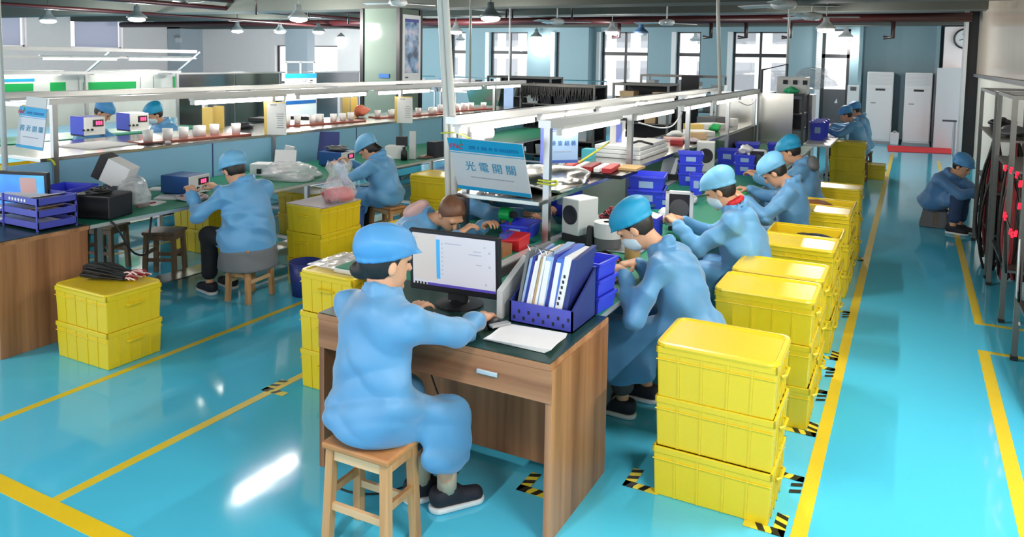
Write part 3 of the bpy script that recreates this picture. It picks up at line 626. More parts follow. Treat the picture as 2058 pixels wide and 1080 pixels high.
# ------------------------------------------------------------------ crates
CR_W, CR_D, CR_H = .53, .40, .236
def crate_parts(root, lid, ribs=True):
    t = .012; b = MB(); W0, D0, W1, D1 = CR_W-.024, CR_D-.022, CR_W-.008, CR_D-.008
    zt = CR_H-.012
    o_ = lambda w, d, z: [(-w/2, -d/2, z), (w/2, -d/2, z), (w/2, d/2, z), (-w/2, d/2, z)]
    if lid: b.loft([[Vector(q) for q in o_(W0, D0, 0)], [Vector(q) for q in o_(W1, D1, zt)]])
    else:
        b.loft([[Vector(q) for q in o_(W0, D0, 0)], [Vector(q) for q in o_(W1, D1, zt)], [Vector(q) for q in o_(W1-2*t, D1-2*t, zt)], [Vector(q) for q in o_(W0-2*t, D0-2*t, t)]], cap=True)
    b.build('body', 'yellow', root, world=False, bevel=.006)
    r = MB(); dx, dy = (W1-W0)/2, (D1-D0)/2
    for k in (-.62, -.22, .22, .62):
        for s in (-1, 1):
            x0, x1 = k*W0/2, k*W1/2
            r.hexa([(x0-.005, s*D0/2-.004, .004), (x0+.005, s*D0/2-.004, .004), (x0+.005, s*D0/2+.005, .004), (x0-.005, s*D0/2+.005, .004), (x1-.005, s*D1/2-.004, zt), (x1+.005, s*D1/2-.004, zt), (x1+.005, s*D1/2+.005, zt), (x1-.005, s*D1/2+.005, zt)])
    for k in (-.6, -.2, .2, .6):
        for s in (-1, 1):
            y0, y1 = k*D0/2, k*D1/2
            r.hexa([(s*W0/2-.004, y0-.005, .004), (s*W0/2+.005, y0-.005, .004), (s*W0/2+.005, y0+.005, .004), (s*W0/2-.004, y0+.005, .004), (s*W1/2-.004, y1-.005, zt), (s*W1/2+.005, y1-.005, zt), (s*W1/2+.005, y1+.005, zt), (s*W1/2-.004, y1+.005, zt)])
    r.build('rib', 'yellow', root, world=False)
    m = MB()
    for s in (-1, 1):
        m.box(-CR_W/2, CR_W/2, s*CR_D/2-.012*s, s*CR_D/2, CR_H-.03, CR_H).box(s*CR_W/2-.012*s, s*CR_W/2, -CR_D/2, CR_D/2, CR_H-.03, CR_H)
        m.box(-W1/2-.003, W1/2+.003, s*(D1/2-.002), s*(D1/2+.005), CR_H-.062, CR_H-.056)
    m.build('rim', 'yellow', root, world=False, bevel=.004)
    for s in (-1, 1):
        h = MB(); h.tube([(s*(W1/2+.002), -.06, zt-.075), (s*(W1/2+.02), -.045, zt-.07), (s*(W1/2+.02), .045, zt-.07), (s*(W1/2+.002), .06, zt-.075)], .007, 6)
        h.build('handle', 'yellow', root, world=False)
    if lid:
        l = MB(); c = .045
        def rr(w, d, z, c):
            P_ = []
            for sx, sy, a in ((1, 1, 0), (-1, 1, 90), (-1, -1, 180), (1, -1, 270)):
                for q in (0, 30, 60, 90):
                    t_ = math.radians(a+q); P_.append(Vector((sx*(w/2-c)+c*math.cos(t_), sy*(d/2-c)+c*math.sin(t_), z)))
            return P_
        l.loft([rr(CR_W+.006, CR_D+.006, CR_H-.004, c), rr(CR_W+.012, CR_D+.012, CR_H+.006, c), rr(CR_W+.004, CR_D+.004, CR_H+.016, c), rr(CR_W-.03, CR_D-.03, CR_H+.018, c*.8), rr(CR_W-.04, CR_D-.04, CR_H+.012, c*.8)])
        l.build('lid', 'yellow', root, world=False, smooth=False)
proto = {}
def crate(x, y, z, rot, lid, label, group=None):
    if lid not in proto:
        t = thing('crate', label, 'crate', (x, y, z), rot, group); crate_parts(t, lid); proto[lid] = t; return t
    return dup(proto[lid], (x, y, z), rot, label, group)
NM = {1: [''], 2: ['bottom', 'topmost'], 3: ['bottom', 'middle', 'topmost'], 4: ['bottom', 'second', 'third', 'topmost']}
def stack(x, y, n, rot, lid, where, jit=0):
    rn = random.Random(int(abs(x*1000+y*77)))
    for k in range(n):
        top = k == n-1
        crate(x+rn.uniform(-1, 1)*.004, y+rn.uniform(-1, 1)*.004, k*(CR_H-.001), rot+rn.uniform(-.01, .01), bool(lid and top) if top else False,
              ('%s %syellow crate in the stack %s' % (NM[n][k], ('lidded ' if lid else 'open ') if top else '', where)) if n > 1 else 'single yellow crate '+where, 'yellow plastic crates')
stack(-.715, 3.5, 3, 0, True, 'right of the front desk')
stack(-.68, 4.49, 3, 0, True, 'second in the aisle row')
stack(-.68, 4.95, 3, 0, True, 'third in the aisle row')
stack(-.68, 5.74, 3, 0, True, 'fourth in the aisle row')
stack(-.68, 6.24, 3, 0, False, 'fifth in the aisle row')
stack(-.68, 7.15, 3, 0, True, 'sixth in the aisle row')
stack(-.68, 7.62, 3, 0, False, 'seventh in the aisle row')
stack(-.68, 8.62, 3, 0, True, 'eighth in the aisle row')
stack(-.9, 13.75, 3, 0, True, 'behind the paired far workers')
stack(-.62, 14.75, 1, 0, True, 'on the floor by the far end of the aisle')
stack(-4.63, 3.11, 2, 0, True, 'by the tray desk')
stack(-4.57, 5.12, 3, PI/2, False, 'carrying the milky bag')
stack(-2.99, 3.62, 3, PI/2, True, 'left of the front desk worker')
stack(-4.55, 6.95, 3, 0, True, 'behind the ponytailed worker')
stack(-3.92, 5.5, 2, 0, True, 'beside the bare-headed worker')
stack(-3.35, 6.75, 3, PI/2, True, 'behind the hanging sign')
stack(-6.35, 5.35, 2, 0, False, 'under the blue power supply')
stack(-5.95, 6.4, 2, 0, True, 'under the crumpled film')
stack(-8.9, 5.0, 3, 0, False, 'behind the left monitor')
stack(-3.6, 9.2, 3, PI/2, True, 'seen above the hanging sign corner')

# ------------------------------------------------------------------ stools
def stool_parts(t, h=.44, w=.33, d=.24, mw='woodstool', ms='woodseat', ml='woodlight'):
    s = MB(); s.box(-w/2, w/2, -d/2, d/2, h-.028, h); s.build('seat', ms, t, world=False, bevel=.008)
    lx, ly = w/2-.03, d/2-.03
    for sx, sy in ((-1, -1), (1, -1), (1, 1), (-1, 1)):
        l = MB(); a = Vector((sx*(lx+.012), sy*(ly+.012), 0)); b = Vector((sx*(lx-.002), sy*(ly-.002), h-.028)); q = .019
        l.hexa([a+Vector((i*q, j*q, 0)) for i, j in ((-1, -1), (1, -1), (1, 1), (-1, 1))]+[b+Vector((i*q, j*q, 0)) for i, j in ((-1, -1), (1, -1), (1, 1), (-1, 1))])
        l.build('leg', mw, t, world=False, bevel=.003)
    for sy in (-1, 1):
        MB().box(-lx, lx, sy*ly-.009, sy*ly+.009, h-.075, h-.028).build('apron', ml, t, world=False)
        MB().box(-lx-.006, lx+.006, sy*(ly+.004)-.009, sy*(ly+.004)+.009, .155, .185).build('stretcher', ml, t, world=False)
    for sx in (-1, 1):
        MB().box(sx*lx-.009, sx*lx+.009, -ly, ly, h-.075, h-.028).build('apron', mw, t, world=False)
        MB().box(sx*(lx+.004)-.009, sx*(lx+.004)+.009, -ly-.004, ly+.004, .21, .24).build('stretcher', mw, t, world=False)
st = thing('stool', 'pale wooden stool under the front desk worker', 'stool', (-1.885, 2.395, 0), .02, 'wooden stools'); stool_parts(st)
def stool(x, y, r, label): return dup(st, (x, y, 0), r, label, 'wooden stools')
stool(-4.74, 4.42, PI/2+.12, 'wooden stool under the broad worker at the blue-panelled bench')
stool(-4.83, 6.38, -.15, 'wooden stool under the worker in front of the blue bench panel')
stool(-.97, 4.02, PI/2, 'stool under the worker in the turquoise cap')
stool(-.93, 5.33, PI/2, 'stool under the worker with the red collar')
stool(-.88, 6.72, PI/2, 'stool under the worker with bare hands')
stool(-.9, 8.12, PI/2, 'stool under the worker with a grey hood')
so_ = thing('stool', 'dark old wooden stool under the blue-panelled bench, nearer its leg', 'stool', (-5.86, 4.48, 0), .5, 'dark old stools'); stool_parts(so_, .42, .3, .26, 'woodold', 'woodold', 'woodold')
dup(so_, (-6.5, 4.36, 0), .3, 'dark old wooden stool under the blue-panelled bench, next to the desk'); dup(so_, (-3.42, 4.3, 0), 1.57, 'stool under the bare-headed worker'); dup(so_, (-3.32, 5.25, 0), 1.57, 'stool under the worker hidden by the hanging sign')
gs = thing('stool', 'low dark stool under the crouching worker in the aisle', 'stool', (.32, 10.75, 0), 0)
g = MB().taper((0, 0), (.34, .26), (.26, .2), 0, .21); g.build('body', 'greyd', gs, world=False, bevel=.01)
MB().box(-.14, .14, -.11, .11, .21, .235).build('seat', 'black', gs, world=False, bevel=.01); MB().box(-.02, .02, -.128, -.09, .03, .19).build('stripe', 'woodold', gs, world=False)
for x, y, w in ((-.75, 14.35, 'nearer'), (-.72, 15.2, 'farther')): dup(so_, (x, y, 0), 1.57, 'stool under the %s of the two workers at the far end' % w)

# pixel -> world helpers on a known plane (used to read real positions off the survey of the photo)
def ray(x, y): return FW+RT*((x-1029)/F_PX)-UP*((y-PRIN_Y)/F_PX)
def PZ(x, y, z): d = ray(x, y); return Vector((0, 0, CAM_H))+d*((z-CAM_H)/d.z)
def PY(x, y, Y): d = ray(x, y); return Vector((0, 0, CAM_H))+d*(Y/d.y)
def PX(x, y, X): d = ray(x, y); return Vector((0, 0, CAM_H))+d*(X/d.x)
def facing(nx, ny, tilt=0):
    """columns right, up, out for a board whose normal is (nx,ny)"""
    o = Vector((nx, ny, 0)).normalized(); r = Vector((-o.y, o.x, 0)); u = Vector((0, 0, 1))
    if tilt: u2 = u*math.cos(tilt)-o*math.sin(tilt); o = o*math.cos(tilt)+u*math.sin(tilt); u = u2
    return Matrix((r, u, o)).transposed()
def panel(R, c, w, h, t, dx=0, dy=0, dz=0):
    return MB().cbox(Vector(c)+R@Vector((dx, dy, dz)), (w, h, t), R)

# ------------------------------------------------------------------ front desk
T = .77
dk = thing('desk', 'wood grain desk carrying the black monitor and file basket', 'desk', (-1.86, 3.05, 0))
MB().box(-2.47, -1.24, 2.72, 3.38, T-.03, T-.004).build('desktop', 'wooddeskx', dk)
MB().box(-2.465, -1.245, 2.725, 3.375, T-.004, T).build('green_mat', 'greendark', dk)
MB().box(-1.265, -1.235, 2.73, 3.37, 0, T-.03).build('side_panel', 'wooddesk', dk, bevel=.002)
MB().box(-2.47, -2.44, 2.73, 3.37, 0, T-.03).build('side_panel', 'wooddesk', dk, bevel=.002)
MB().box(-2.44, -1.265, 3.22, 3.24, .04, T-.03).build('back_panel', 'wooddesk', dk)
MB().box(-2.44, -1.265, 2.75, 3.22, .6, .615).build('drawer_bottom', 'wooddeskx', dk)
dr = MB().box(-2.468, -1.236, 2.722, 2.742, .6, .738).build('drawer', 'wooddeskx', dk, bevel=.002)
MB().box(-1.58, -1.48, 2.708, 2.722, .665, .685).build('handle', 'alu', dr, bevel=.003)
# monitor on it
R = facing(.1, -1, -.07); c = Vector((-1.95, 3.12, .992))
mo = thing('monitor', 'black monitor showing a pale window with a blue side strip, on the front desk', 'monitor', (-1.95, 3.16, T))
panel(R, c, .49, .31, .03).build('casing', 'black', mo, bevel=.004)
sc_ = panel(R, c, .45, .262, .004, 0, .008, .016).build('screen', 'screenw', mo)
panel(R, c, .125, .235, .001, -.155, .02, .0185).build('left_pane', 'screenr', sc_)
panel(R, c, .02, .2, .001, -.082, .015, .0185).build('blue_strip', 'screenb', sc_)
panel(R, c, .37, .013, .001, .04, -.117, .0185).build('task_bar', 'screenp', sc_)
im = MB()
for k in range(8): q = panel(R, c, .007, .007, .001, -.06, .095-k*.022, .0185); im.add(q.v, q.f)
for k, (dx, dy, w) in enumerate([(.13, .075, .04), (.12, .058, .07), (.14, .01, .03), (.195, .075, .01), (.195, .005, .01), (.175, -.085, .009), (-.205, .115, .02), (.0, .1, .09), (.17, .1, .008)]):
    q = panel(R, c, w, .005 if w > .011 else w, .001, dx, dy, .0185); im.add(q.v, q.f)
im.build('screen_mark', 'screeng', sc_)
ic = MB()
for k in range(4): q = panel(R, c, .01, .011, .001, -.21+k*.018, -.117, .0185); ic.add(q.v, q.f)
ic.build('task_icon', 'black', sc_)
MB().cbox(c+Vector((0, .035, -.12)), (.1, .03, .16)).build('neck', 'black', mo)
MB().lathe((-1.95, 3.17, T), [(.12, 0), (.12, .008), (.05, .018), (.03, .03)], 20).build('base', 'black', mo)
single('keyboard', MB().cbox((-2.02, 2.86, T+.012), (.4, .14, .018), Rz(.12)), 'black', 'black keyboard in front of the monitor on the front desk', 'keyboard', bevel=.004)
single('mouse', MB().blob((-1.655, 2.985, T+.018), (.03, .05, .02), 3, .02, 12, 8, flat=.9), 'black', 'black mouse under the hand of the front desk worker', 'mouse', smooth=True)
# clip-board of papers
R = Rz(-.1)
pp = thing('clipboard', 'stack of white sheets in a metal clip on the front desk corner', 'papers', (-1.46, 2.92, T))
for k in range(5): MB().cbox((-1.455+.004*k, 2.915-.003*k, T+.004+k*.004), (.3, .21, .003), Rz(-.02+.025*k)).build('sheet', 'paper', pp)
MB().cbox((-1.6, 2.95, T+.028), (.035, .1, .012), Rz(-.5)).build('clip', 'grey', pp, bevel=.003)
# file basket and folders
bk = thing('file_basket', 'dark purple blue perforated file basket on the front desk', 'basket', (-1.45, 3.22, T))
f = MB().box(-1.62, -1.3, 3.08, 3.088, T, T+.1); f.build('front', 'tray', bk)
for k in range(12): MB().box(-1.6+k*.025, -1.59+k*.025, 3.077, 3.08, T+.02+.03*(k % 2), T+.035+.03*(k % 2)).build('slot', 'cone', bk)
MB().hexa([(-1.308, 3.08, T), (-1.3, 3.08, T), (-1.3, 3.36, T), (-1.308, 3.36, T), (-1.308, 3.08, T+.1), (-1.3, 3.08, T+.1), (-1.3, 3.36, T+.24), (-1.308, 3.36, T+.24)]).build('side', 'navy', bk)
MB().hexa([(-1.62, 3.08, T), (-1.612, 3.08, T), (-1.612, 3.36, T), (-1.62, 3.36, T), (-1.62, 3.08, T+.1), (-1.612, 3.08, T+.1), (-1.612, 3.36, T+.24), (-1.62, 3.36, T+.24)]).build('side', 'navy', bk)
MB().box(-1.62, -1.3, 3.352, 3.36, T, T+.24).build('back', 'navy', bk); MB().box(-1.62, -1.3, 3.08, 3.36, T, T+.006).build('bottom', 'navy', bk)
FLD = [('greyc', .014, .33, 'dark grey folder at the left end of the file basket'), ('folderl', .012, .32, 'pale blue folder second from the left in the file basket'), ('foldern', .014, .31, 'navy blue folder third from the left in the file basket'),
       ('paper', .012, .31, 'white paper file fourth from the left in the file basket'), ('paper', .012, .32, 'white paper file fifth from the left, with a silver clip, in the file basket'), ('kraft', .014, .325, 'brown kraft file at the middle of the file basket'),
       ('paper', .012, .32, 'white paper file right of the brown kraft file'), ('folderl', .036, .34, 'thick pale blue binder in the file basket'), ('foldern', .016, .335, 'deep blue folder between two binders in the file basket'),
       ('folderb', .034, .34, 'thick bright blue binder in the file basket'), ('paper', .034, .33, 'white binder with black letters on its spine'), ('navy', .022, .34, 'dark transparent blue folder at the right end of the file basket')]
x = -1.605
for k, (m_, w, h, lb) in enumerate(FLD):
    lean = .06; z0 = T+.008; ya = 3.1+.004*(k % 3)
    b = MB().hexa([(x, ya, z0), (x+w, ya, z0), (x+w, ya+.24, z0), (x, ya+.24, z0), (x+lean, ya, z0+h-.02*(k % 2)), (x+w+lean, ya, z0+h-.02*(k % 2)), (x+w+lean, ya+.24, z0+h), (x+lean, ya+.24, z0+h)])
    if w > .03:
        t_ = thing('binder', lb, 'binder', (x, ya+.12, z0), 0, 'files in the basket')
        b.build('cover', m_, t_)
        MB().hexa([(x+.005+.014, ya-.001, z0+.07), (x+w-.005+.014, ya-.001, z0+.07), (x+w-.005+.014, ya, z0+.07), (x+.005+.014, ya, z0+.07), (x+.005+.05, ya-.001, z0+h-.04), (x+w-.005+.05, ya-.001, z0+h-.04), (x+w-.005+.05, ya, z0+h-.04), (x+.005+.05, ya, z0+h-.04)]).build('spine_label', 'paper', t_)
        if m_ == 'paper':
            q = MB()
            for j in range(6): q.cbox((x+w/2+.014+.006*j, ya-.003, z0+.11+.026*j), (.009, .002, .014))
            q.build('spine_letters', 'cone', t_)
    else:
        t_ = thing('folder', lb, 'folder', (x, ya+.12, z0), 0, 'files in the basket'); b.build('cover', m_, t_)
        if k in (0, 4, 6): MB().tube([(x+lean+w/2, ya+.03, z0+h-.01), (x+lean+w/2-.02, ya+.03, z0+h+.025), (x+lean+w/2+.03, ya+.03, z0+h+.02), (x+lean+w/2+.02, ya+.03, z0+h-.01)], .004, 6).build('clip', 'steel', t_)
    x += w+.0015
single('magazine_file', MB().hexa([(-1.7, 3.1, T), (-1.665, 3.09, T), (-1.66, 3.33, T), (-1.695, 3.34, T), (-1.7, 3.1, T+.13), (-1.665, 3.09, T+.13), (-1.65, 3.33, T+.25), (-1.685, 3.34, T+.25)]), 'offwhite', 'pale grey open magazine holder left of the file basket', 'holder')
# cable at the desk
single('power_cable', MB().tube([(-2.5, 3.0, .32), (-2.53, 2.95, .12), (-2.5, 2.8, .006), (-2.32, 2.62, .006), (-2.12, 2.62, .006), (-2.0, 2.75, .006), (-1.92, 2.85, .05), (-1.9, 2.95, .02), (-1.82, 2.98, .006), (-1.86, 3.08, .1), (-2.05, 3.12, .3), (-2.2, 3.18, .58)], .0045, 6, 3), 'cable', 'thin black cable looping on the floor beside the front desk', 'cable', smooth=True)
single('power_strip', MB().cbox((-2.1, 3.1, .03), (.1, .2, .06)), 'cone', 'black power box on the floor below the front desk', 'power box', bevel=.005)

# ------------------------------------------------------------------ tray desk
ld = thing('desk', 'wood grain desk at the left edge under the trays', 'desk', (-5.8, 3.0, 0))
MB().box(-6.5, -5.12, 2.68, 3.3, T-.03, T-.004).build('desktop', 'wooddeskx', ld); MB().box(-6.495, -5.13, 2.685, 3.295, T-.004, T).build('green_mat', 'greendark', ld)
MB().box(-5.15, -5.12, 2.69, 3.29, 0, T-.03).build('side_panel', 'wooddesk', ld, bevel=.002); MB().box(-6.5, -6.47, 2.69, 3.29, 0, T-.03).build('side_panel', 'wooddesk', ld)
MB().box(-6.47, -5.15, 3.2, 3.22, .04, T-.03).build('back_panel', 'wooddesk', ld); MB().box(-6.49, -5.13, 2.682, 2.7, .6, .738).build('drawer', 'wooddeskx', ld)
R = facing(.35, -1, -.05); c = PZ(38, 388, .96); 
mo = thing('monitor', 'monitor with a blue desktop picture at the left edge, behind the blue trays', 'monitor', (c.x, c.y+.05, T))
panel(R, c, .5, .32, .035).build('casing', 'black', mo, bevel=.004)
s_ = panel(R, c, .455, .27, .004, 0, .004, .018).build('screen', 'wallpaper', mo); panel(R, c, .13, .2, .001, .1, .02, .021).build('pink_window', 'pink', s_)
MB().cbox(c+Vector((0, .05, -.13)), (.09, .03, .15)).build('neck', 'black', mo); MB().lathe((c.x, c.y+.06, T), [(.11, 0), (.11, .01), (.03, .02)], 18).build('base', 'black', mo)
single('keyboard', MB().cbox((-5.87, 2.92, T+.03), (.3, .14, .05), Rz(.5)@Rx(.15)), 'black', 'black keyboard at the left edge in front of the left monitor', 'keyboard', bevel=.005)
tr = thing('letter_tray', 'three tier blue letter tray full of papers on the tray desk', 'tray', (-5.5, 3.13, T))
TX0, TX1, TY0, TY1 = -5.8, -5.19, 2.99, 3.26
for k in range(3):
    z = T+.012+k*.082; sl = .012
    b = MB(); b.box(TX0, TX1, TY0, TY1, z, z+.005)
    b.hexa([(TX0+.12, TY0, z), (TX1, TY0, z), (TX1, TY0+.006, z), (TX0+.12, TY0+.006, z), (TX0+.22, TY0, z+.05), (TX1, TY0, z+.05), (TX1, TY0+.006, z+.05), (TX0+.22, TY0+.006, z+.05)])
    b.box(TX0+.02, TX1, TY1-.006, TY1, z, z+.05).box(TX1-.006, TX1, TY0, TY1, z, z+.05)
    t_ = b.build('tray_shelf', 'tray', tr)
    if k == 2:
        d = MB()
        for j in range(6): d.cyl((TX0+.28+j*.036, TY0-.0015, z+.026), (TX0+.28+j*.036, TY0, z+.026), .011, None, 10)
        d.build('round_sticker', 'white', t_)
    MB().cbox(((TX0+TX1)/2-.05, (TY0+TY1)/2, z+.015), (.5, .2, .018), Rz(.05*k)).build('papers', 'paper', t_)
    if k: MB().cbox((-5.42, 3.13, z+.03), (.25, .2, .004), Ry(-.15)@Rz(.2)).build('loose_sheet', 'paper' if k == 2 else 'kraft', t_)
for sx, sy in ((TX0+.2, TY0), (TX1-.01, TY0), (TX0+.2, TY1), (TX1-.01, TY1)): MB().box(sx-.006, sx+.006, sy-.006, sy+.006, T, T+.23).build('post', 'tray', tr)

# ------------------------------------------------------------------ assembly benches
def bench(label, xa, xb, xc, y0, y1, tz, sx0, sx1, sz, rz, posts, tops, sheet, sheetmat):
    """tops: list of (x0,x1) table tops; shelf between sx0..sx1 at sz; rails over both shelf edges at rz"""
    t = thing('assembly_bench', label, 'workbench', ((xa+xb)/2, (y0+y1)/2, 0))
    for x0, x1 in tops:
        MB().box(x0, x1, y0, y1, tz-.03, tz-.004).build('tabletop', 'alu', t); MB().box(x0+.004, x1-.004, y0+.01, y1, tz-.004, tz).build('green_mat', 'green', t)
        n = 5
        for k in range(n):
            yy = y0+.1+(y1-y0-.2)*k/(n-1)
            for xx in (x0+.05, x1-.06): MB().box(xx-.02, xx+.02, yy-.02, yy+.02, 0, tz-.03).build('leg', 'steel', t)
            MB().box(x0+.05, x1-.06, yy-.015, yy+.015, .14, .17).build('crossbar', 'steel', t)
        MB().box(x1-.3, x1-.08, y0+.1, y1-.1, .13, .14).build('foot_shelf', 'sheet', t)
    ys = posts[0]-.12
    MB().box(sx0, sx1, ys, y1, sz-.03, sz).build('shelf', 'sheet', t, bevel=.003)
    for k, yy in enumerate(posts):
        for xx in (sx0+.02, sx1-.0): MB().box(xx-.022, xx+.022, yy-.022, yy+.022, tz, rz).build('post', 'steel', t)
        if k or sheet is not None: MB().box(sx0, sx1, yy-.018, yy+.018, rz-.04, rz).build('crossbar', 'steel', t)
    for xx, ya in ((sx0+.02, posts[0]-.2), (sx1, posts[0]-.06)): MB().box(xx-.045, xx+.045, ya, y1, rz, rz+.05).build('rail', 'alu', t)
    if sheet is not None: MB().box(sheet-.004, sheet+.004, y0, y1, tz, sz-.03).build('divider_panel', sheetmat, t)
    return t
TZ = .75
RB = bench('long assembly bench with the big sign, steel shelf and light rails', -3.0, -1.3, -2.2, 3.42, 12.2, TZ, -2.8, -2.14, 1.06, 1.545, [4.58, 6.25, 8.15, 10.15, 12.0], [(-2.12, -1.3), (-2.98, -2.18)], None, None)
MB().box(-2.18, -2.12, 3.42, 12.2, TZ-.03, TZ+.012).build('centre_strip', 'alu', RB)
MB().box(-2.12, -2.02, 3.42, 4.4, TZ, TZ+.004).build('black_strip', 'screenk', RB)
MB().box(-2.15, -1.62, 12.36, 12.38, 0, 1.53).build('end_sheet', 'sheet', RB); MB().box(-2.78, -2.15, 12.2, 12.22, .3, 1.53).build('end_sheet', 'sheet', RB)
MB().box(-2.16, -2.12, 10.15, 12.2, TZ, 1.03).build('dark_back_sheet', 'greyd', RB)
LB = bench('long assembly bench with blue divider, green top and light rails', -8.4, -5.2, -6.8, 3.36, 12.3, TZ, -7.35, -6.25, 1.12, 1.56, [3.75, 6.17, 8.54, 11.2], [(-6.25, -5.2), (-8.3, -7.4)], -6.255, 'bluepanel')
for yy in (5.35, 7.6, 9.6): MB().box(-6.252, -6.247, yy-.006, yy+.006, TZ, 1.09).build('panel_joint', 'navy', LB)
def tube_lamp(x, y0, y1, z, label, grp):
    t = thing('fluorescent_lamp', label, 'lamp', (x, (y0+y1)/2, z), 0, grp)
    MB().box(x-.035, x+.035, y0, y1, z+.035, z+.06).build('housing', 'white', t)
    MB().cyl((x, y0+.03, z+.012), (x, y1-.03, z+.012), .022, None, 10).build('tube', 'tube', t)
    for yy in (y0+.015, y1-.015): MB().box(x-.018, x+.018, yy-.015, yy+.015, z-.008, z+.035).build('holder', 'white', t)
OR = ['nearest', 'second nearest', 'third', 'fourth', 'fifth', 'sixth', 'seventh', 'farthest']
for k, y in enumerate((4.75, 6.35, 7.9, 9.4, 10.9)): tube_lamp(-2.14, y, y+1.2, 1.484, '%s fluorescent lamp along the right rail of the big-sign bench' % OR[k], 'lamps over the big-sign bench')
for k, y in enumerate((4.45, 5.75, 7.1, 8.6, 10.3)): tube_lamp(-2.78, y, y+1.2, 1.484, '%s fluorescent lamp along the left rail of the big-sign bench' % OR[k], 'lamps over the big-sign bench')
for k, y in enumerate((5.1, 6.55, 8.0, 9.5, 10.9)): tube_lamp(-6.25, y, y+1.25, 1.5, '%s fluorescent lamp along the near rail of the blue-panelled bench' % OR[k], 'lamps over the blue-panelled bench')
for k, y in enumerate((3.6, 5.2, 6.9, 8.6, 10.3)): tube_lamp(-7.33, y, y+1.25, 1.5, '%s fluorescent lamp along the far rail of the blue-panelled bench' % OR[k], 'lamps over the blue-panelled bench')
# wires sagging below the lamps
single('lamp_cable', MB().tube([(-2.1, 7.75, 1.47), (-2.08, 7.5, 1.4), (-2.05, 7.2, 1.36), (-2.05, 6.8, 1.38), (-2.1, 6.35, 1.46)], .007, 6, 3), 'cablew', 'white cable sagging under the right rail of the big-sign bench', 'cable', smooth=True)
single('lamp_cable', MB().tube([(-2.1, 11.9, 1.47), (-2.06, 11.5, 1.4), (-2.06, 11, 1.39), (-2.1, 10.6, 1.47)], .007, 6, 3), 'cablew', 'white cable sagging by the steel sheet at the bench end', 'cable', smooth=True)

# third line, far left: overhead rails, boards, steel partition
t3 = thing('assembly_bench', 'third bench far left with high slanted light frame', 'workbench', (-11, 7.4, 0))
MB().box(-11.5, -10.6, 5.2, 9.0, .72, .75).build('tabletop', 'green', t3)
for yy in (5.4, 7.1, 8.7):
    for xx in (-11.4, -10.7): MB().box(xx-.02, xx+.02, yy-.02, yy+.02, 0, .72).build('leg', 'steel', t3)
    MB().box(-11.02, -10.98, yy-.02, yy+.02, .75, 1.68).build('post', 'steel', t3)
    MB().bar((-11, yy, 1.68), (-10.6, yy+.15, 2.02), .03).build('brace', 'steel', t3)
MB().box(-11.04, -10.96, 5.2, 8.75, 1.66, 1.7).build('rail', 'alu', t3); MB().box(-10.64, -10.56, 5.0, 8.75, 2.0, 2.05).build('rail', 'alu', t3); MB().box(-10.64, -10.58, 5.0, 8.75, 1.9, 1.93).build('rail', 'alu', t3)
for k, (x, y, z) in enumerate(((-10.6, 6.2, 1.945), (-10.6, 7.5, 1.945), (-11, 5.6, 1.72), (-11, 7.2, 1.72))): tube_lamp(x, y, y+1.15, z-.06, ['nearer high', 'farther high', 'nearer low', 'farther low'][k]+' fluorescent lamp of the third bench far left', 'lamps of the third bench')
bd = thing('notice_board', 'long white board with green fields behind the blue-panelled bench', 'board', (-11.1, 7.3, .9))
MB().box(-11.14, -11.1, 5.4, 8.75, .9, 1.64).build('board', 'boardw', bd)
for y0, y1, z0, z1, m_ in ((5.95, 6.4, 1.56, 1.6, 'signblue'), (5.95, 6.38, 1.42, 1.53, 'greenboard'), (5.95, 6.38, 1.37, 1.4, 'signdark'), (6.62, 6.85, 1.34, 1.54, 'greenboard'), (7.12, 8.0, 1.33, 1.53, 'greenboard'), (8.7, 8.74, 1.4, 1.6, 'greenboard')):
    MB().box(-11.1, -11.094, y0, y1, z0, z1).build('field', m_, bd)
for yy in (7.05, 8.08, 8.32): MB().box(-11.1, -11.095, yy-.006, yy+.006, 1.3, 1.6).build('joint', 'grey', bd)
for sy in (5.5, 8.6): MB().box(-11.16, -11.14, sy-.02, sy+.02, .75, .95).build('leg', 'steel', bd)
pt = thing('steel_partition', 'dark polished steel partition behind the blue-panelled bench', 'partition', (-11.2, 11.3, 0))
for y0, y1 in ((8.8, 10.1), (10.1, 11.3), (12.2, 13.7)): MB().box(-11.22, -11.18, y0+.01, y1-.01, 0, 1.64).build('panel', 'mirror', pt)
MB().box(-11.24, -11.16, 8.8, 13.7, 1.63, 1.66).build('cap_rail', 'steel', pt)
sg = thing('information_board', 'white information board with blue heading in front of the steel partition', 'board', (-11.1, 11.75, 0))
MB().box(-11.12, -11.1, 11.3, 12.2, .25, 1.62).build('board', 'boardw', sg); MB().box(-11.1, -11.095, 11.3, 12.2, 1.53, 1.62).build('heading', 'signblue', sg); MB().box(-11.1, -11.095, 11.32, 12.18, 1.0, 1.07).build('blue_line', 'signdark', sg)
q = MB(); rn = random.Random(4)
for k in range(26):
    yy = 11.36+rn.random()*.7; zz = 1.3+rn.random()*.2; q.box(-11.1, -11.096, yy, yy+.03+rn.random()*.06, zz, zz+.02)
q.build('print', 'grey', sg)
for yy in (11.35, 11.75, 12.15): MB().box(-11.13, -11.11, yy-.015, yy+.015, 0, 1.86).build('post', 'alu', sg)
MB().box(-11.13, -11.11, 11.3, 12.2, 1.84, 1.87).build('rail', 'alu', sg)

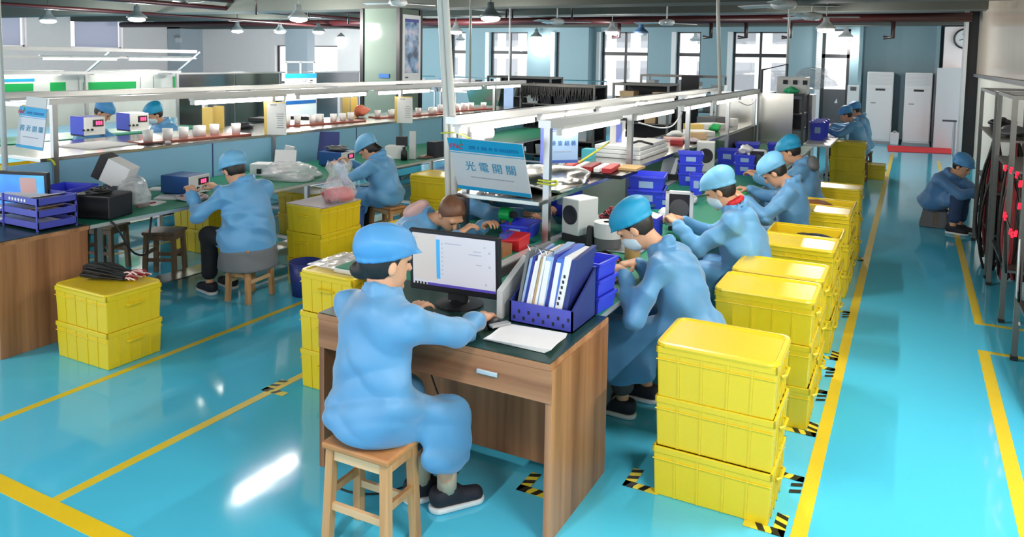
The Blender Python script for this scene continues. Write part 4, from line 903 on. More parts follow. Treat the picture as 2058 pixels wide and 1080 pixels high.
# ------------------------------------------------------------------ signs on the benches
def sign(label, R, c, w, h, top, big, big_size, logo=True, mats=('signface', 'signblue', 'signtxt')):
    t = thing('hanging_sign', label, 'sign', tuple(Vector(c)))
    panel(R, c, w, h, .012).build('board', mats[0], t, bevel=.003)
    o = .0065
    panel(R, c, w, h*top, .002, 0, h/2-h*top/2, o).build('header', mats[1], t)
    panel(R, c, w, h*.012, .002, 0, h/2-h*top-h*.03, o).build('header_line', mats[1], t)
    panel(R, c, w, h*.07, .002, 0, -h/2+h*.045, o).build('footer', mats[1], t)
    cc = Vector(c)
    ch = big.split()
    for k, q in enumerate(ch): text_mb(q, big_size, R, cc+R@Vector((w*.02+(k-(len(ch)-1)/2)*big_size*1.28, -h*.02, .008)), .002).build('character', mats[2], t)
    if logo:
        sh = R@Matrix(((1, .25, 0), (0, 1, 0), (0, 0, 1)))
        text_mb('FNC', h*.13, sh, cc+R@Vector((-w*.39, h*(.5-top*.62), .009)), .002).build('logo', 'signred', t)
        MB().tube([cc+R@Vector((-w*.34, h*(.5-top*.62), .009)), cc+R@Vector((-w*.315, h*(.5-top*.4), .009)), cc+R@Vector((-w*.325, h*(.5-top*.15), .009))], .003, 5).build('logo_flourish', 'greenboard', t)
    q = MB(); rn = random.Random(len(label))
    x = -w*.22
    while x < w*.42:
        ww = w*rn.uniform(.018, .03)
        if rn.random() > .12:
            for j in range(3):
                p = panel(R, cc, ww*.8, h*.008, .002, x+ww/2, h*(.5-top*.62)+h*.022*(j-1), o+.001); q.add(p.v, p.f)
            p = panel(R, cc, w*.004, h*.055, .002, x+ww/2, h*(.5-top*.62), o+.001); q.add(p.v, p.f)
        x += ww
    q.build('header_print', 'signdark', t)
    q = MB(); x = -w*.27
    while x < w*.3:
        ww = w*rn.uniform(.01, .02); p = panel(R, cc, ww*.75, h*.02, .002, x, -h*.22, o); q.add(p.v, p.f); x += ww
    q.build('small_print', 'signgrey', t)
    return t
R1 = facing(.0, -1, -.42); R1 = R1@Matrix(((math.cos(.02), math.sin(.02), 0), (-math.sin(.02), math.cos(.02), 0), (0, 0, 1)))
sign('large white and blue sign with four blue characters beside the conduit poles', R1, (-2.515, 4.45, 1.262), .575, .415, .235, '光 電 開 關', .082)
sign('pale lilac blue sign with navy header hung behind the first post of the big-sign bench', facing(.75, -.8, .0), (-2.22, 5.0, 1.4), .235, .3, .2, '檢 查 組 裝', .04, False, ('folderl', 'signnavy', 'signdark'))
single('sign_edge', panel(facing(.75, -.8), (-2.325, 4.905, 1.38), .05, .26, .01), 'signlil', 'violet blue card at the left of the lilac blue sign', 'card')
t = thing('paper_sign', 'white card with violet characters hung by the second post of the big-sign bench', 'sign', (-2.2, 6.1, 1.3)); Rr = facing(.6, -1)
panel(Rr, (-2.2, 6.1, 1.39), .13, .2, .008).build('board', 'white', t); panel(Rr, (-2.2, 6.1, 1.39), .05, .17, .002, .01, 0, .006).build('strip', 'signlil', t)
R3 = facing(.15, -1, .1)@Matrix(((math.cos(.06), math.sin(.06), 0), (-math.sin(.06), math.cos(.06), 0), (0, 0, 1)))
cs = PX(64, 258, -6.15)
sign('white and blue hanging sign at the near end of the blue-panelled bench', R3, cs, .29, .33, .22, '接 近 開 關', .052)
c4 = cs+Vector((-.17, .06, .02)); single('yellow_board', panel(R3, c4, .14, .3, .01), 'yellowd', 'yellow board behind the left hanging sign', 'board')
single('paper_card', panel(R3, cs+Vector((0.02, .03, .2)), .22, .09, .006), 'offwhite', 'white paper stuck above the left hanging sign', 'paper')
for k, (px, py) in enumerate(((553, 238), (811, 221))):
    c = PX(px, py, -6.16); Rr = facing(.5, -1, -.05)
    t = thing('document_holder', '%s yellow edged holder with white printed sheet hung on a blue-panelled bench post' % ('nearer', 'farther')[k], 'holder', tuple(c), 0, 'document holders on the blue-panelled bench posts')
    panel(Rr, c, .24, .36, .02).build('yellow_backing', 'yellowfold', t); panel(Rr, c, .21, .35, .004, .02, -.005, .013).build('sheet', 'paper', t)
    q = MB(); rn = random.Random(k)
    for j in range(7): p = panel(Rr, c, .05+rn.random()*.04, .008, .001, .06, .05-j*.025, .0155); q.add(p.v, p.f)
    q.build('print', 'grey', t)
    panel(Rr, c, .07, .012, .004, -.01, .15, .015).build('slot', 'grey', t)
# white double conduit poles beside the hanging sign
pb = PZ(903, 465, TZ)
t = thing('conduit_pole', 'pair of white plastic conduit poles leaning beside the hanging sign', 'pole', (pb.x, pb.y, TZ))
for k in (0, 1):
    MB().tube([(pb.x+.052*k, pb.y, TZ), (pb.x-.035+.05*k, pb.y, 1.6), (pb.x-.1+.045*k, pb.y, 2.45), (pb.x-.17+.045*k, pb.y, CEIL)], .0245, 12).build('pipe', 'pvc', t, smooth=True)
MB().lathe((pb.x-.013, pb.y-.027, .99), [(.006, -.01), (.006, .01)], 8).build('hole', 'black', t)
single('yellow_tie', MB().tube([(pb.x-.06, pb.y-.03, 1.46), (pb.x+.05, pb.y-.035, 1.475), (pb.x+.12, pb.y-.04, 1.46), (pb.x+.2, pb.y-.06, 1.44)], .006, 6, 2), 'tie', 'yellow cord tied round the white conduit poles', 'cord', smooth=True)
single('yellow_tie', MB().tube([(-2.19, 4.545, 1.19), (-2.1, 4.545, 1.185), (-2.06, 4.56, 1.2), (-2.05, 4.55, 1.175), (-2.08, 4.54, 1.165), (-2.2, 4.55, 1.17)], .007, 6, 2), 'tie', 'yellow cord tied round the first steel post of the big-sign bench', 'cord', smooth=True)
single('yellow_tie', MB().tube([(-6.27, 3.71, 1.1), (-6.22, 3.71, 1.11), (-6.21, 3.73, 1.06)], .009, 6, 1), 'tie', 'yellow cord on the first post of the blue-panelled bench', 'cord', smooth=True)
a, b = PX(1163, 327, -2.3), PX(1257, 262, -2.3)
single('cord', MB().tube([a, (a+b)/2+Vector((0, 0, -.01)), b], .008, 6, 1), 'tie', 'yellow cord stretched over the shelf of the big-sign bench', 'cord', smooth=True)
# dark round can under the rail
c = PY(935, 272, 4.85)
t = thing('round_can', 'white can with a dark round face hanging above the big sign', 'can', tuple(c))
MB().cyl(c+Vector((.0, 0, 0)), c+Vector((.02, .3, .0)), .068, None, 22).build('shell', 'white', t); MB().cyl(c+Vector((-.004, -.008, 0)), c, .06, None, 22).build('dark_face', 'cone', t)
c = PY(967, 280, 4.85); single('outlet_box', MB().cbox(c, (.04, .03, .07)), 'white', 'small white switch box right of the round can', 'switch')

# ------------------------------------------------------------------ bins and boxes
def bin_parts(t, w=.2, d=.28, h=.12):
    b = MB(); q = lambda a, c_, z: [Vector((x*a/2, y*c_/2, z)) for x, y in ((-1, -1), (1, -1), (1, 1), (-1, 1))]
    b.loft([q(w*.86, d*.88, 0), q(w, d, h), q(w-.012, d-.012, h), q(w*.86-.012, d*.88-.012, .008)]); b.build('body', 'bin', t, world=False)
    r = MB()
    for s in (-1, 1): r.box(-w/2-.006, w/2+.006, s*d/2-.006, s*d/2+.006, h-.016, h).box(s*w/2-.006, s*w/2+.006, -d/2, d/2, h-.016, h)
    r.build('rim', 'bin', t, world=False)
    MB().cbox((0, -d*.47, h*.55), (w*.4, .006, h*.35), Rx(.1)).build('label_slot', 'folderl', t, world=False)
bins = {}
def pbin(x, y, z, r, label, size=(.2, .28, .12)):
    if size not in bins:
        t = thing('bin', label, 'bin', (x, y, z), r, 'blue parts bins'); bin_parts(t, *size); bins[size] = t; return t
    return dup(bins[size], (x, y, z), r, label, 'blue parts bins')
B1 = (.2, .28, .12)
for k, n in enumerate(('bottom', 'middle', 'topmost')): pbin(-1.37, 3.53, TZ+.001+k*.085, -.1, '%s blue bin of the stack beside the file basket' % n, (.14, .2, .085))
single('tape_roll', MB().lathe((-1.385, 3.42, TZ+.24), [(.018, 0), (.028, .0), (.028, .02), (.018, .02)], 14, Rx(1.2), cap=False), 'white', 'small white tape ring on the blue bins beside the file basket', 'tape')
for k, n in enumerate(('lower', 'upper')): pbin(-1.99, 6.32+.0, TZ+k*.115, .2, '%s of the two blue bins behind the turquoise cap' % n, (.3, .34, .16))
pbin(-1.82, 6.3, TZ, .3, 'small blue bin beside the second post of the big-sign bench', (.16, .2, .11))
for k, n in enumerate(('bottom', 'middle', 'topmost')): pbin(-1.97, 7.65, TZ+k*.1, .3, '%s of the three blue bins by the third post of the big-sign bench' % n, (.24, .26, .13))
pbin(-1.75, 7.05, TZ, .2, 'blue bin standing on end near the worker with the red collar', (.12, .14, .2))
pbin(-1.98, 9.5, TZ, .1, 'blue bin in front of the dark speaker at the fourth post', (.24, .26, .18))
for k, n in enumerate(('lower', 'upper')): pbin(-1.62, 8.7, TZ+k*.1, .1, '%s blue bin holding a white bag near the fourth worker' % n, (.22, .24, .13))
single('white_bag', MB().blob((-1.62, 8.7, TZ+.28), (.07, .07, .05), 5, .3), 'white', 'crumpled white bag on the blue bins near the fourth worker', 'bag', smooth=True)
pbin(-1.95, 10.6, TZ, .1, 'blue bin below the far shelf, left of the turquoise far cap', (.3, .34, .16)); pbin(-1.6, 11.0, TZ, .1, 'second blue bin at the far end of the big-sign bench', (.3, .3, .14))
pbin(-2.4, 4.72, TZ, .1, 'blue bin below the hanging sign behind the red bin', (.2, .26, .1)); pbin(-2.42, 5.55, TZ, 0, 'tall blue bin behind the sleeve under the hanging sign', (.2, .2, .26))
pbin(-2.22, 5.3, TZ, .3, 'blue bin behind the grey speaker', (.2, .2, .12))
t = thing('red_bin', 'red open scoop bin under the hanging sign', 'bin', (-2.28, 4.36, TZ))
MB().hexa([(-2.36, 4.3, TZ), (-2.2, 4.3, TZ), (-2.2, 4.44, TZ), (-2.36, 4.44, TZ), (-2.37, 4.28, TZ+.06), (-2.19, 4.28, TZ+.085), (-2.19, 4.45, TZ+.1), (-2.37, 4.45, TZ+.1)]).build('body', 'red', t, bevel=.006)
MB().box(-2.345, -2.3, 4.3, 4.42, TZ+.07, TZ+.102).build('notch', 'tray', t)
single('brown_block', MB().box(-2.33, -2.22, 4.12, 4.24, TZ, TZ+.07), 'copper', 'brown block in front of the red bin', 'block')
t = thing('wire_spool', 'green reel on a brown stand at the left side of the big-sign bench', 'reel', (-2.52, 4.72, TZ))
MB().cyl((-2.52, 4.72, TZ), (-2.52, 4.72, TZ+.1), .035, None, 14).build('stand', 'copper', t); MB().cyl((-2.56, 4.72, TZ+.14), (-2.48, 4.72, TZ+.14), .05, None, 16).build('reel', 'greenboard', t)
MB().cyl((-2.478, 4.715, TZ+.14), (-2.44, 4.7, TZ+.15), .025, None, 10).build('crank', 'cone', t)
# grey speaker on the bench
def speaker(x, y, z, r, label, w=.15, d=.2, h=.24, m='grey', tilt=0, name='speaker'):
    t = thing(name, label, 'speaker', (x, y, z), r)
    MB().box(-w/2, w/2, -d/2, d/2, 0, h).build('cabinet', m, t, world=False, bevel=.008)
    MB().lathe((0, -d/2-.001, h*.55), [(w*.42, .0), (w*.42, .004), (w*.36, .006), (.0, -.0)], 22, Rx(PI/2)).build('cone', 'cone', t, world=False)
    return t
speaker(-2.0, 4.83, TZ+.05, -.35, 'grey speaker box with a round dark cone right of the first post', .16, .2, .25, 'offwhite')
single('speaker_stand', MB().box(-2.1, -1.92, 4.75, 4.92, TZ, TZ+.05), 'black', 'black base under the grey speaker box', 'stand')
single('speaker_prop', MB().taper((-1.87, 4.7), (.06, .05), (.04, .03), TZ, TZ+.14), 'black', 'black stand right of the grey speaker box', 'stand', bevel=.01)
def roll(x, y, z, r0, r1, h, m, label, R=None): return single('tape_roll', MB().lathe((x, y, z), [(r0, 0), (r1, 0), (r1, h), (r0, h)], 28, R, cap=False), m, label, 'tape roll', loc=(x, y, z))
roll(-1.75, 4.72, TZ+.075, .032, .095, .1, 'tape', 'thick pale grey tape roll on a dark round base')
single('round_tin', MB().lathe((-1.75, 4.72, TZ), [(.09, 0), (.09, .075)], 26), 'greyd', 'dark grey round tin under the pale tape roll', 'tin')
roll(-1.52, 4.55, TZ, .036, .05, .105, 'tapeb', 'brown tape roll standing before the turquoise capped worker')
def cables(name, label, c, rx, ry, h, n, seed, mats, L=.3):
    rn = random.Random(seed); t = thing(name, label, 'cables', tuple(c)); c = Vector(c); groups = {m: MB() for m in mats}
    for k in range(n):
        a = rn.uniform(0, 2*PI); m = mats[k % len(mats)]; rr = rn.uniform(.3, 1); P_ = []
        for j in range(6):
            a += rn.uniform(.5, 1.3); P_.append(c+Vector((rx*rr*math.cos(a), ry*rr*math.sin(a), .006+h*rn.random()*(1.2-rr))))
        groups[m].tube(P_, rn.uniform(.004, .0065), 5, 2)
    for k, m in enumerate(mats): groups[m].build('cable_coil', m, t, smooth=True)
    return t
cables('cable_bundle', 'tangled black cables on the green top before the turquoise capped worker', (-1.66, 4.38, TZ), .13, .12, .07, 22, 3, ['cable', 'cable', 'cabler'])
cables('cable_bundle', 'red and black cable ends below the shelf at the first post', (-2.02, 5.6, TZ), .14, .1, .12, 26, 9, ['cabler', 'cable'])
single('plastic_bag', MB().blob((-1.86, 5.55, TZ+.03), (.16, .14, .045), 8, .3, flat=.6), 'film', 'flat clear plastic bag on the green top behind the red cables', 'bag', smooth=True)
single('plastic_bag', MB().blob((-1.78, 6.55, TZ+.04), (.13, .2, .05), 18, .3, flat=.7), 'film', 'clear film bag on the green top near the small blue bin', 'bag', smooth=True)
single('mirror_tray', MB().box(-1.72, -1.5, 4.62, 4.9, TZ, TZ+.012), 'steel', 'shiny metal tray behind the brown tape roll', 'tray', bevel=.004)
single('pin_strip', MB().box(-1.5, -1.42, 3.86, 4.05, TZ, TZ+.015), 'copper', 'small brown and silver parts strip at the bench corner', 'part')
single('foil_piece', MB().blob((-1.44, 4.08, TZ+.02), (.05, .03, .018), 2, .3), 'steel', 'crumpled silver foil by the hands of the turquoise capped worker', 'foil', smooth=True)
def frame_screen(x, y, r, label, w=.2, h=.24):
    t = thing('lens_stand', label, 'screen', (x, y, TZ), r)
    f = MB().box(-w/2, w/2, -.02, .02, .03, .05).box(-w/2, w/2, -.02, .02, h+.03, h+.05).box(-w/2, -w/2+.025, -.02, .02, .03, h+.05).box(w/2-.025, w/2, -.02, .02, .03, h+.05); f.build('frame', 'white', t, world=False)
    MB().box(-w/2+.02, w/2-.02, -.01, .015, .045, h+.035).build('dark_face', 'cone', t, world=False); MB().lathe((0, -.011, h/2+.04), [(w*.36, 0), (w*.36, .004), (w*.33, .004)], 20, Rx(PI/2)).build('ring', 'greyd', t, world=False)
    MB().box(-.07, .07, -.06, .06, 0, .03).build('foot', 'black', t, world=False)
    return t
c = PZ(1364, 462, TZ); frame_screen(c.x, c.y, .15, 'white framed dark square speaker in front of the worker with the red collar')
c = PZ(1520, 352, TZ); frame_screen(c.x, c.y, .15, 'white framed dark square speaker near the worker with bare hands')
c = PZ(1435, 345, TZ); speaker(c.x-.1, c.y, TZ, .2, 'white speaker with dark cone under the shelf at the fourth post', .2, .2, .34, 'offwhite')
t = thing('carton', 'blue and white carton with an orange flap beside the worker with the red collar', 'box', (-1.62, 5.2, TZ)); MB().box(-1.74, -1.55, 5.15, 5.3, TZ, TZ+.14).build('box', 'bin', t); MB().cbox((-1.65, 5.22, TZ+.16), (.2, .14, .006), Ry(.2)).build('flap', 'paper', t); MB().cbox((-1.7, 5.2, TZ+.165), (.06, .08, .01), Ry(.2)).build('orange_patch', 'orange', t)
c = PZ(1345, 362, TZ); t = thing('carton', 'white carton leaning on the blue bins under the shelf', 'box', tuple(c)); MB().cbox(c+Vector((0, 0, .13)), (.16, .06, .25), Ry(.2)).build('box', 'white', t); MB().cbox(c+Vector((.05, -.04, .04)), (.1, .04, .06)).build('base', 'black', t)
single('steel_rule', MB().bar((-1.9, 6.15, TZ+.03), (-1.55, 7.0, TZ+.05), .02), 'steel', 'long steel bar lying over the green top', 'bar')
single('green_sheet', MB().cbox((-1.5, 7.35, TZ+.004), (.3, .4, .006), Rz(.1)), 'greenboard', 'bright green cutting sheet under the hands of the third worker', 'sheet')
single('black_box', MB().cbox((-1.75, 7.6, TZ+.06), (.35, .3, .12), Rz(.2)), 'black', 'low black box behind the hands of the third worker', 'box', bevel=.01)
single('white_bag', MB().blob((-1.64, 5.75, TZ+.05), (.08, .09, .07), 15, .3), 'white', 'crumpled white paper by the hands of the worker with the red collar', 'paper', smooth=True)
# shelf of the big-sign bench
SZ = 1.06
single('film_bag', MB().blob((-2.38, 5.08, SZ+.06), (.3, .44, .09), 21, .16, 26, 16, flat=.62), 'sheet', 'silvery antistatic film heaped on the near end of the big-sign bench shelf', 'bag', smooth=True)
cables('cable_bundle', 'white connector leads tangled on the shelf behind the hanging sign', (-2.62, 4.72, SZ), .15, .14, .16, 24, 12, ['cablew', 'cable', 'cabletip'])
t = thing('parts_tray', 'black tray with dark red lidded cases on the big-sign bench shelf', 'tray', (-2.3, 5.85, SZ))
MB().box(-2.58, -2.0, 5.66, 6.06, SZ, SZ+.03).build('tray', 'screenk', t, bevel=.004)
single('cardboard_piece', MB().box(-2.16, -1.98, 5.95, 6.2, SZ+.031, SZ+.05), 'cardboard', 'piece of brown cardboard at the end of the black tray', 'cardboard')
for k in range(3): single('case', MB().cbox((-2.5+.17*k, 5.86, SZ+.053), (.075, .34, .04), Rz(.12)), 'redlid', ['left', 'middle', 'right'][k]+' dark red case on the black tray', 'case', 'red cases', bevel=.003)
for k in range(2): single('case', MB().cbox((-2.42+.17*k, 5.87, SZ+.05), (.05, .33, .035), Rz(.12)), 'paper', ['left', 'right'][k]+' white case between the dark red cases', 'case', 'white cases', bevel=.003)
for k in range(3): single('box_lid', MB().cbox((-2.5, 7.35, SZ+.02+k*.04), (.5-.02*k, .95-.03*k, .036), Rz(.01*k)), 'offwhite', ['bottom', 'middle', 'topmost'][k]+' wide white box of the pile on the big-sign bench shelf', 'box', 'white boxes on the shelf', bevel=.004)
single('teal_box', MB().cbox((-2.72, 6.75, SZ+.045), (.1, .12, .09)), 'tealbox', 'small teal box at the left of the white box pile', 'box')
single('black_clip', MB().tube([(-2.4, 7.1, SZ+.135), (-2.33, 7.1, SZ+.16), (-2.26, 7.12, SZ+.14), (-2.2, 7.1, SZ+.135)], .012, 6, 1), 'black', 'black clip on the pile of white boxes', 'clip')
MISC = [(-2.5, 8.3, .12, .16, .07, 'psublue', 'blue tin'), (-2.62, 8.35, .1, .14, .06, 'grey', 'grey tin'), (-2.35, 8.5, .14, .2, .05, 'redlid', 'dark red box'), (-2.25, 8.75, .2, .2, .05, 'mauve', 'mauve bag'), (-2.45, 8.8, .26, .22, .04, 'pink', 'pink packet'), (-2.3, 9.2, .2, .16, .08, 'kraft', 'brown packet'),
        (-2.6, 9.3, .2, .3, .07, 'offwhite', 'white packet'), (-2.4, 9.7, .3, .3, .06, 'paper', 'white flat carton'), (-2.6, 10.2, .2, .2, .1, 'yellowfold', 'cream basket'), (-2.35, 10.35, .16, .2, .1, 'greenboard', 'green parts cup'), (-2.5, 10.8, .4, .3, .07, 'white', 'white carton'), (-2.3, 11.3, .1, .1, .12, 'white', 'white cup'), (-2.45, 11.5, .1, .1, .13, 'offwhite', 'grey cup'), (-2.6, 11.2, .3, .3, .14, 'greyd', 'dark box')]
for k, (x, y, w, d, h, m, n) in enumerate(MISC):
    mb = MB().cbox((x, y, SZ+h/2), (w, d, h), Rz(.1*k)) if k % 3 else MB().blob((x, y, SZ+h*.45), (w/2, d/2, h*.6), k, .2, flat=.7)
    single(n.replace(' ', '_'), mb, m, '%s on the far half of the big-sign bench shelf' % n, n.split()[-1], bevel=.004 if k % 3 else 0, smooth=not k % 3)

# ------------------------------------------------------------------ blue-panelled bench things
def psu(px, py, z, r, label, m='psublue', w=.26, d=.3, h=.17):
    c = PZ(px, py, z); t = thing('power_supply', label, 'instrument', (c.x, c.y, z), r)
    MB().box(-w/2, w/2, -d/2, d/2, .012, h).build('casing', m, t, world=False, bevel=.006); MB().box(-w/2, w/2, -d/2-.012, -d/2, .012, h).build('front_panel', 'white', t, world=False, bevel=.003)
    MB().box(-.02, w/2-.02, -d/2-.016, -d/2-.012, h*.5, h*.85).build('display', 'black', t, world=False)
    q = MB()
    for k in range(3): q.box(.01+.024*k, .027+.024*k, -d/2-.018, -d/2-.016, h*.58, h*.78)
    q.build('digits', 'digits', t, world=False)
    for k in range(3): MB().lathe((-.12+.045*k, -d/2-.012, h*.35), [(.012, 0), (.01, .015)], 10, Rx(PI/2)).build('knob', 'black', t, world=False)
    for sx in (-1, 1): MB().box(sx*.1-.015, sx*.1+.015, -d/2+.02, d/2-.02, 0, .012).build('foot', 'black', t, world=False)
    return t
psu(372, 388, TZ, 1.75, 'blue power supply with a red display at the blue-panelled bench'); psu(676, 333, TZ, 1.7, 'blue power supply with a white front behind the crumpled film')
psu(176, 272, 1.12, 1.5, 'blue instrument with a red display on the blue-panelled bench shelf, nearer one', 'bin', .22, .26, .2); psu(266, 262, 1.12, 1.5, 'blue instrument on the blue-panelled bench shelf between the two far workers', 'bin', .22, .26, .2)
c = PZ(678, 333, TZ); single('dark_roll', MB().blob((c.x, c.y, TZ+.2), (.13, .1, .035), 4, .3, flat=.8), 'greyd', 'dark coiled leads on top of the power supply behind the crumpled film', 'coil', smooth=True)
c = PZ(645, 325, TZ); single('upright_board', MB().cbox((c.x-.1, c.y+.12, TZ+.17), (.42, .02, .34), Rz(.5)@Rx(-.15)), 'navy', 'dark blue panel leaning on the blue divider behind a power supply', 'panel')
c = PZ(215, 380, TZ)
bb = single('black_crate', MB().cbox((-5.42, 3.6, TZ+.09), (.34, .26, .18), Rz(.3)), 'black', 'black box full of dark parts at the near end of the blue-panelled bench', 'box', bevel=.012)
cables('cable_bundle', 'dark parts heaped in the black box on the blue-panelled bench', (-5.42, 3.58, TZ+.182), .12, .1, .05, 16, 31, ['cable', 'greyd'])
Rq = Rz(.45)@Ry(.45)
t = thing('carton', 'black and white carton tilted on the black box at the blue-panelled bench', 'box', (-5.75, 3.95, TZ)); MB().cbox((-5.75, 3.98, TZ+.25), (.2, .16, .2), Rq).build('box', 'paper', t, bevel=.004); MB().cbox(Vector((-5.75, 3.98, TZ+.25))+Rq@Vector((-.135, 0, 0)), (.07, .162, .202), Rq).build('black_side', 'black', t); MB().cbox((-5.76, 3.98, TZ+.08), (.18, .16, .16)).build('stand', 'greyd', t)
single('plastic_bag', MB().blob((-5.55, 3.95, TZ+.1), (.17, .15, .13), 6, .25, flat=.8), 'film', 'clear plastic bag behind the black box on the blue-panelled bench', 'bag', smooth=True)
pbin(-5.8, 3.55, TZ, .3, 'blue bin just behind the blue letter tray', (.3, .34, .2))
single('power_cable', MB().tube([(-5.2, 3.52, TZ), (-5.16, 3.55, .7), (-5.12, 3.62, .5), (-5.2, 3.8, .42), (-5.3, 3.9, .47), (-5.28, 3.92, .7)], .008, 6, 3), 'cable', 'black cable hanging in a loop under the blue-panelled bench edge', 'cable', smooth=True)
for k, (px, py, w, h_, a, lb) in enumerate(((300, 410, .2, .16, .3, 'white sheet nearest the tray on the blue-panelled bench'), (345, 398, .24, .18, .6, 'open white booklet on the blue-panelled bench'), (325, 382, .22, .15, .5, 'white sheet beside the open booklet on the blue-panelled bench'))):
    c = PZ(px, py, TZ); o = single('paper', MB().cbox((c.x, c.y, TZ+.008), (w, h_, .014), Rz(a)), 'paper', lb, 'paper')
single('hand_tool', MB().bar(PZ(275, 415, TZ+.015), PZ(312, 408, TZ+.015), .02), 'cabler', 'red handled tool on the blue-panelled bench near the papers', 'tool')
c = PZ(275, 375, TZ); single('black_lamp', MB().lathe((c.x, c.y, TZ), [(.07, 0), (.07, .02), (.02, .03), (.02, .12), (.05, .16), (.03, .19)], 14), 'cone', 'small black lamp on the blue-panelled bench near the divider', 'lamp', smooth=True)
c = PZ(437, 345, TZ); single('red_stand', MB().box(c.x-.08, c.x+.08, c.y-.08, c.y+.08, TZ, TZ+.18), 'screenk', 'black stand in front of the broad worker at the blue-panelled bench', 'stand')
cables('cable_bundle', 'pale leads under the hands of the broad worker at the blue-panelled bench', (-5.42, 4.42, TZ), .17, .15, .06, 18, 41, ['cablew', 'cabletip'])
c = PZ(527, 352, TZ); t = thing('carton', 'white carton with a black dot beside the first post of the blue-panelled bench', 'box', tuple(c)); MB().cbox(c+Vector((0, .05, .06)), (.26, .2, .12), Rz(.4)).build('box', 'paper', t, bevel=.004); MB().cbox(c+Vector((.03, -.075, .05)), (.04, .02, .05), Rz(.4)).build('dot', 'black', t)
c = PZ(562, 348, TZ); single('leaning_board', MB().cbox(c+Vector((0, .12, .14)), (.1, .03, .28), Rz(.4)@Ry(.2)), 'offwhite', 'white board leaning by a post of the blue-panelled bench', 'board')
single('black_bottle', MB().lathe(tuple(c), [(.04, 0), (.04, .08), (.02, .11), (.02, .14)], 14), 'black', 'black bottle in front of the leaning white board', 'bottle', smooth=True)
c = PZ(535, 325, TZ); single('black_tower', MB().cbox(c+Vector((0, .1, .14)), (.1, .1, .28), Rz(.3)), 'cone', 'dark upright device by the blue divider at a blue-panelled bench post', 'device')
single('plastic_film', MB().blob((-5.52, 5.72, TZ+.06), (.3, .27, .1), 77, .25, 26, 16, flat=.55), 'film', 'crumpled clear plastic film on the blue-panelled bench', 'film', smooth=True)
single('white_board', MB().cbox((-5.75, 5.85, TZ+.16), (.22, .02, .2), Rz(.5)@Rx(-.3)), 'paper', 'white folded sheet standing in the crumpled film', 'sheet')
c = PZ(795, 318, TZ); t = thing('carton', 'white carton behind the head of the ponytailed worker', 'box', tuple(c)); MB().cbox(c+Vector((0, 0, .08)), (.22, .2, .15), Rz(.4)).build('box', 'paper', t); MB().cbox(c+Vector((.02, .1, .2)), (.12, .1, .12), Rz(.3)).build('dark_top', 'cone', t)
c = PZ(812, 322, TZ); single('black_bottle', MB().lathe(tuple(c), [(.04, 0), (.04, .1), (.02, .13), (.02, .16)], 14), 'black', 'black bottle by the far holder post of the blue-panelled bench', 'bottle', smooth=True)
single('leaning_board', MB().cbox(c+Vector((.02, .15, .17)), (.08, .03, .34), Rz(.4)), 'offwhite', 'narrow white board by the far holder post of the blue-panelled bench', 'board')
c = PZ(866, 318, TZ); single('dark_device', MB().cbox(c+Vector((0, 0.1, .1)), (.12, .2, .2)), 'cone', 'dark device at the far part of the blue-panelled bench', 'device')
cables('cable_bundle', 'row of brown tools at the far part of the blue-panelled bench top', (-5.3, 7.9, TZ), .12, .3, .04, 14, 51, ['copper', 'greyd'])
# trays with cups on the shelf
def cups(x0, y0, x1, y1, n, label, r=.035, h=.085, trayname='brown'):
    L = 1.12; t = single('serving_tray', MB().bar((x0, y0, L+.01), (x1, y1, L+.01), .26, .02), 'traybrown', '%s tray %s' % (trayname, label), 'tray', bevel=.004)
    rn = random.Random(n)
    for k in range(n):
        f = (k+.6)/(n+.2); x, y = x0+(x1-x0)*f+rn.uniform(-.06, .06), y0+(y1-y0)*f
        if k % 4 == 3: mb = MB().cbox((x, y, L+.02+h/2), (r*1.8, r*1.8, h))
        else: mb = MB().lathe((x, y, L+.02), [(r*.85, 0), (r, h), (r*.93, h), (r*.8, .01)], 16)
        single('cup', mb, 'white', '%s white cup on the %s tray %s' % (['first', 'second', 'third', 'fourth', 'fifth', 'sixth', 'seventh', 'eighth', 'ninth'][k], trayname, label), 'cup', 'white cups on the blue-panelled bench shelf', smooth=True)
cups(-6.6, 4.72, -6.45, 5.95, 6, 'before the yellow folders', .05, .11)
cups(-6.85, 6.9, -6.6, 8.1, 7, 'beside the orange copper parts', .045, .1)
cups(-6.75, 8.6, -6.5, 9.9, 8, 'beyond the orange copper parts', .045, .09, 'dark red')
cups(-6.75, 10.1, -6.5, 11.4, 6, 'by the steel hood', .05, .1, 'rust brown')
for k, (px, py) in enumerate(((430, 262), (452, 258))): c = PZ(px, py, 1.12); single('yellow_folder', MB().cbox((c.x-.1, c.y, 1.12+.13), (.12, .03, .26), Rz(.4)), 'yellowfold', ['left', 'right'][k]+' yellow folder upright on the blue-panelled bench shelf', 'folder', 'yellow folders on the shelf')
for k, (px, py) in enumerate(((706, 232), (722, 231))): c = PZ(px, py, 1.12); single('yellow_folder', MB().cbox((c.x-.1, c.y, 1.12+.13), (.1, .03, .26), Rz(.4)), 'yellowfold', ['left', 'right'][k]+' yellow card farther along the blue-panelled bench shelf', 'folder', 'yellow folders on the shelf')
c = PZ(726, 236, 1.12); single('copper_parts', MB().blob((c.x, c.y, 1.2), (.09, .12, .08), 12, .35), 'orange', 'orange copper parts on the blue-panelled bench shelf', 'parts', smooth=True)
c = PZ(490, 258, 1.12); single('dark_tool', MB().blob((c.x, c.y, 1.15), (.12, .1, .04), 14, .3), 'cone', 'small dark tool on the blue-panelled bench shelf right of the yellow folders', 'tool', smooth=True)
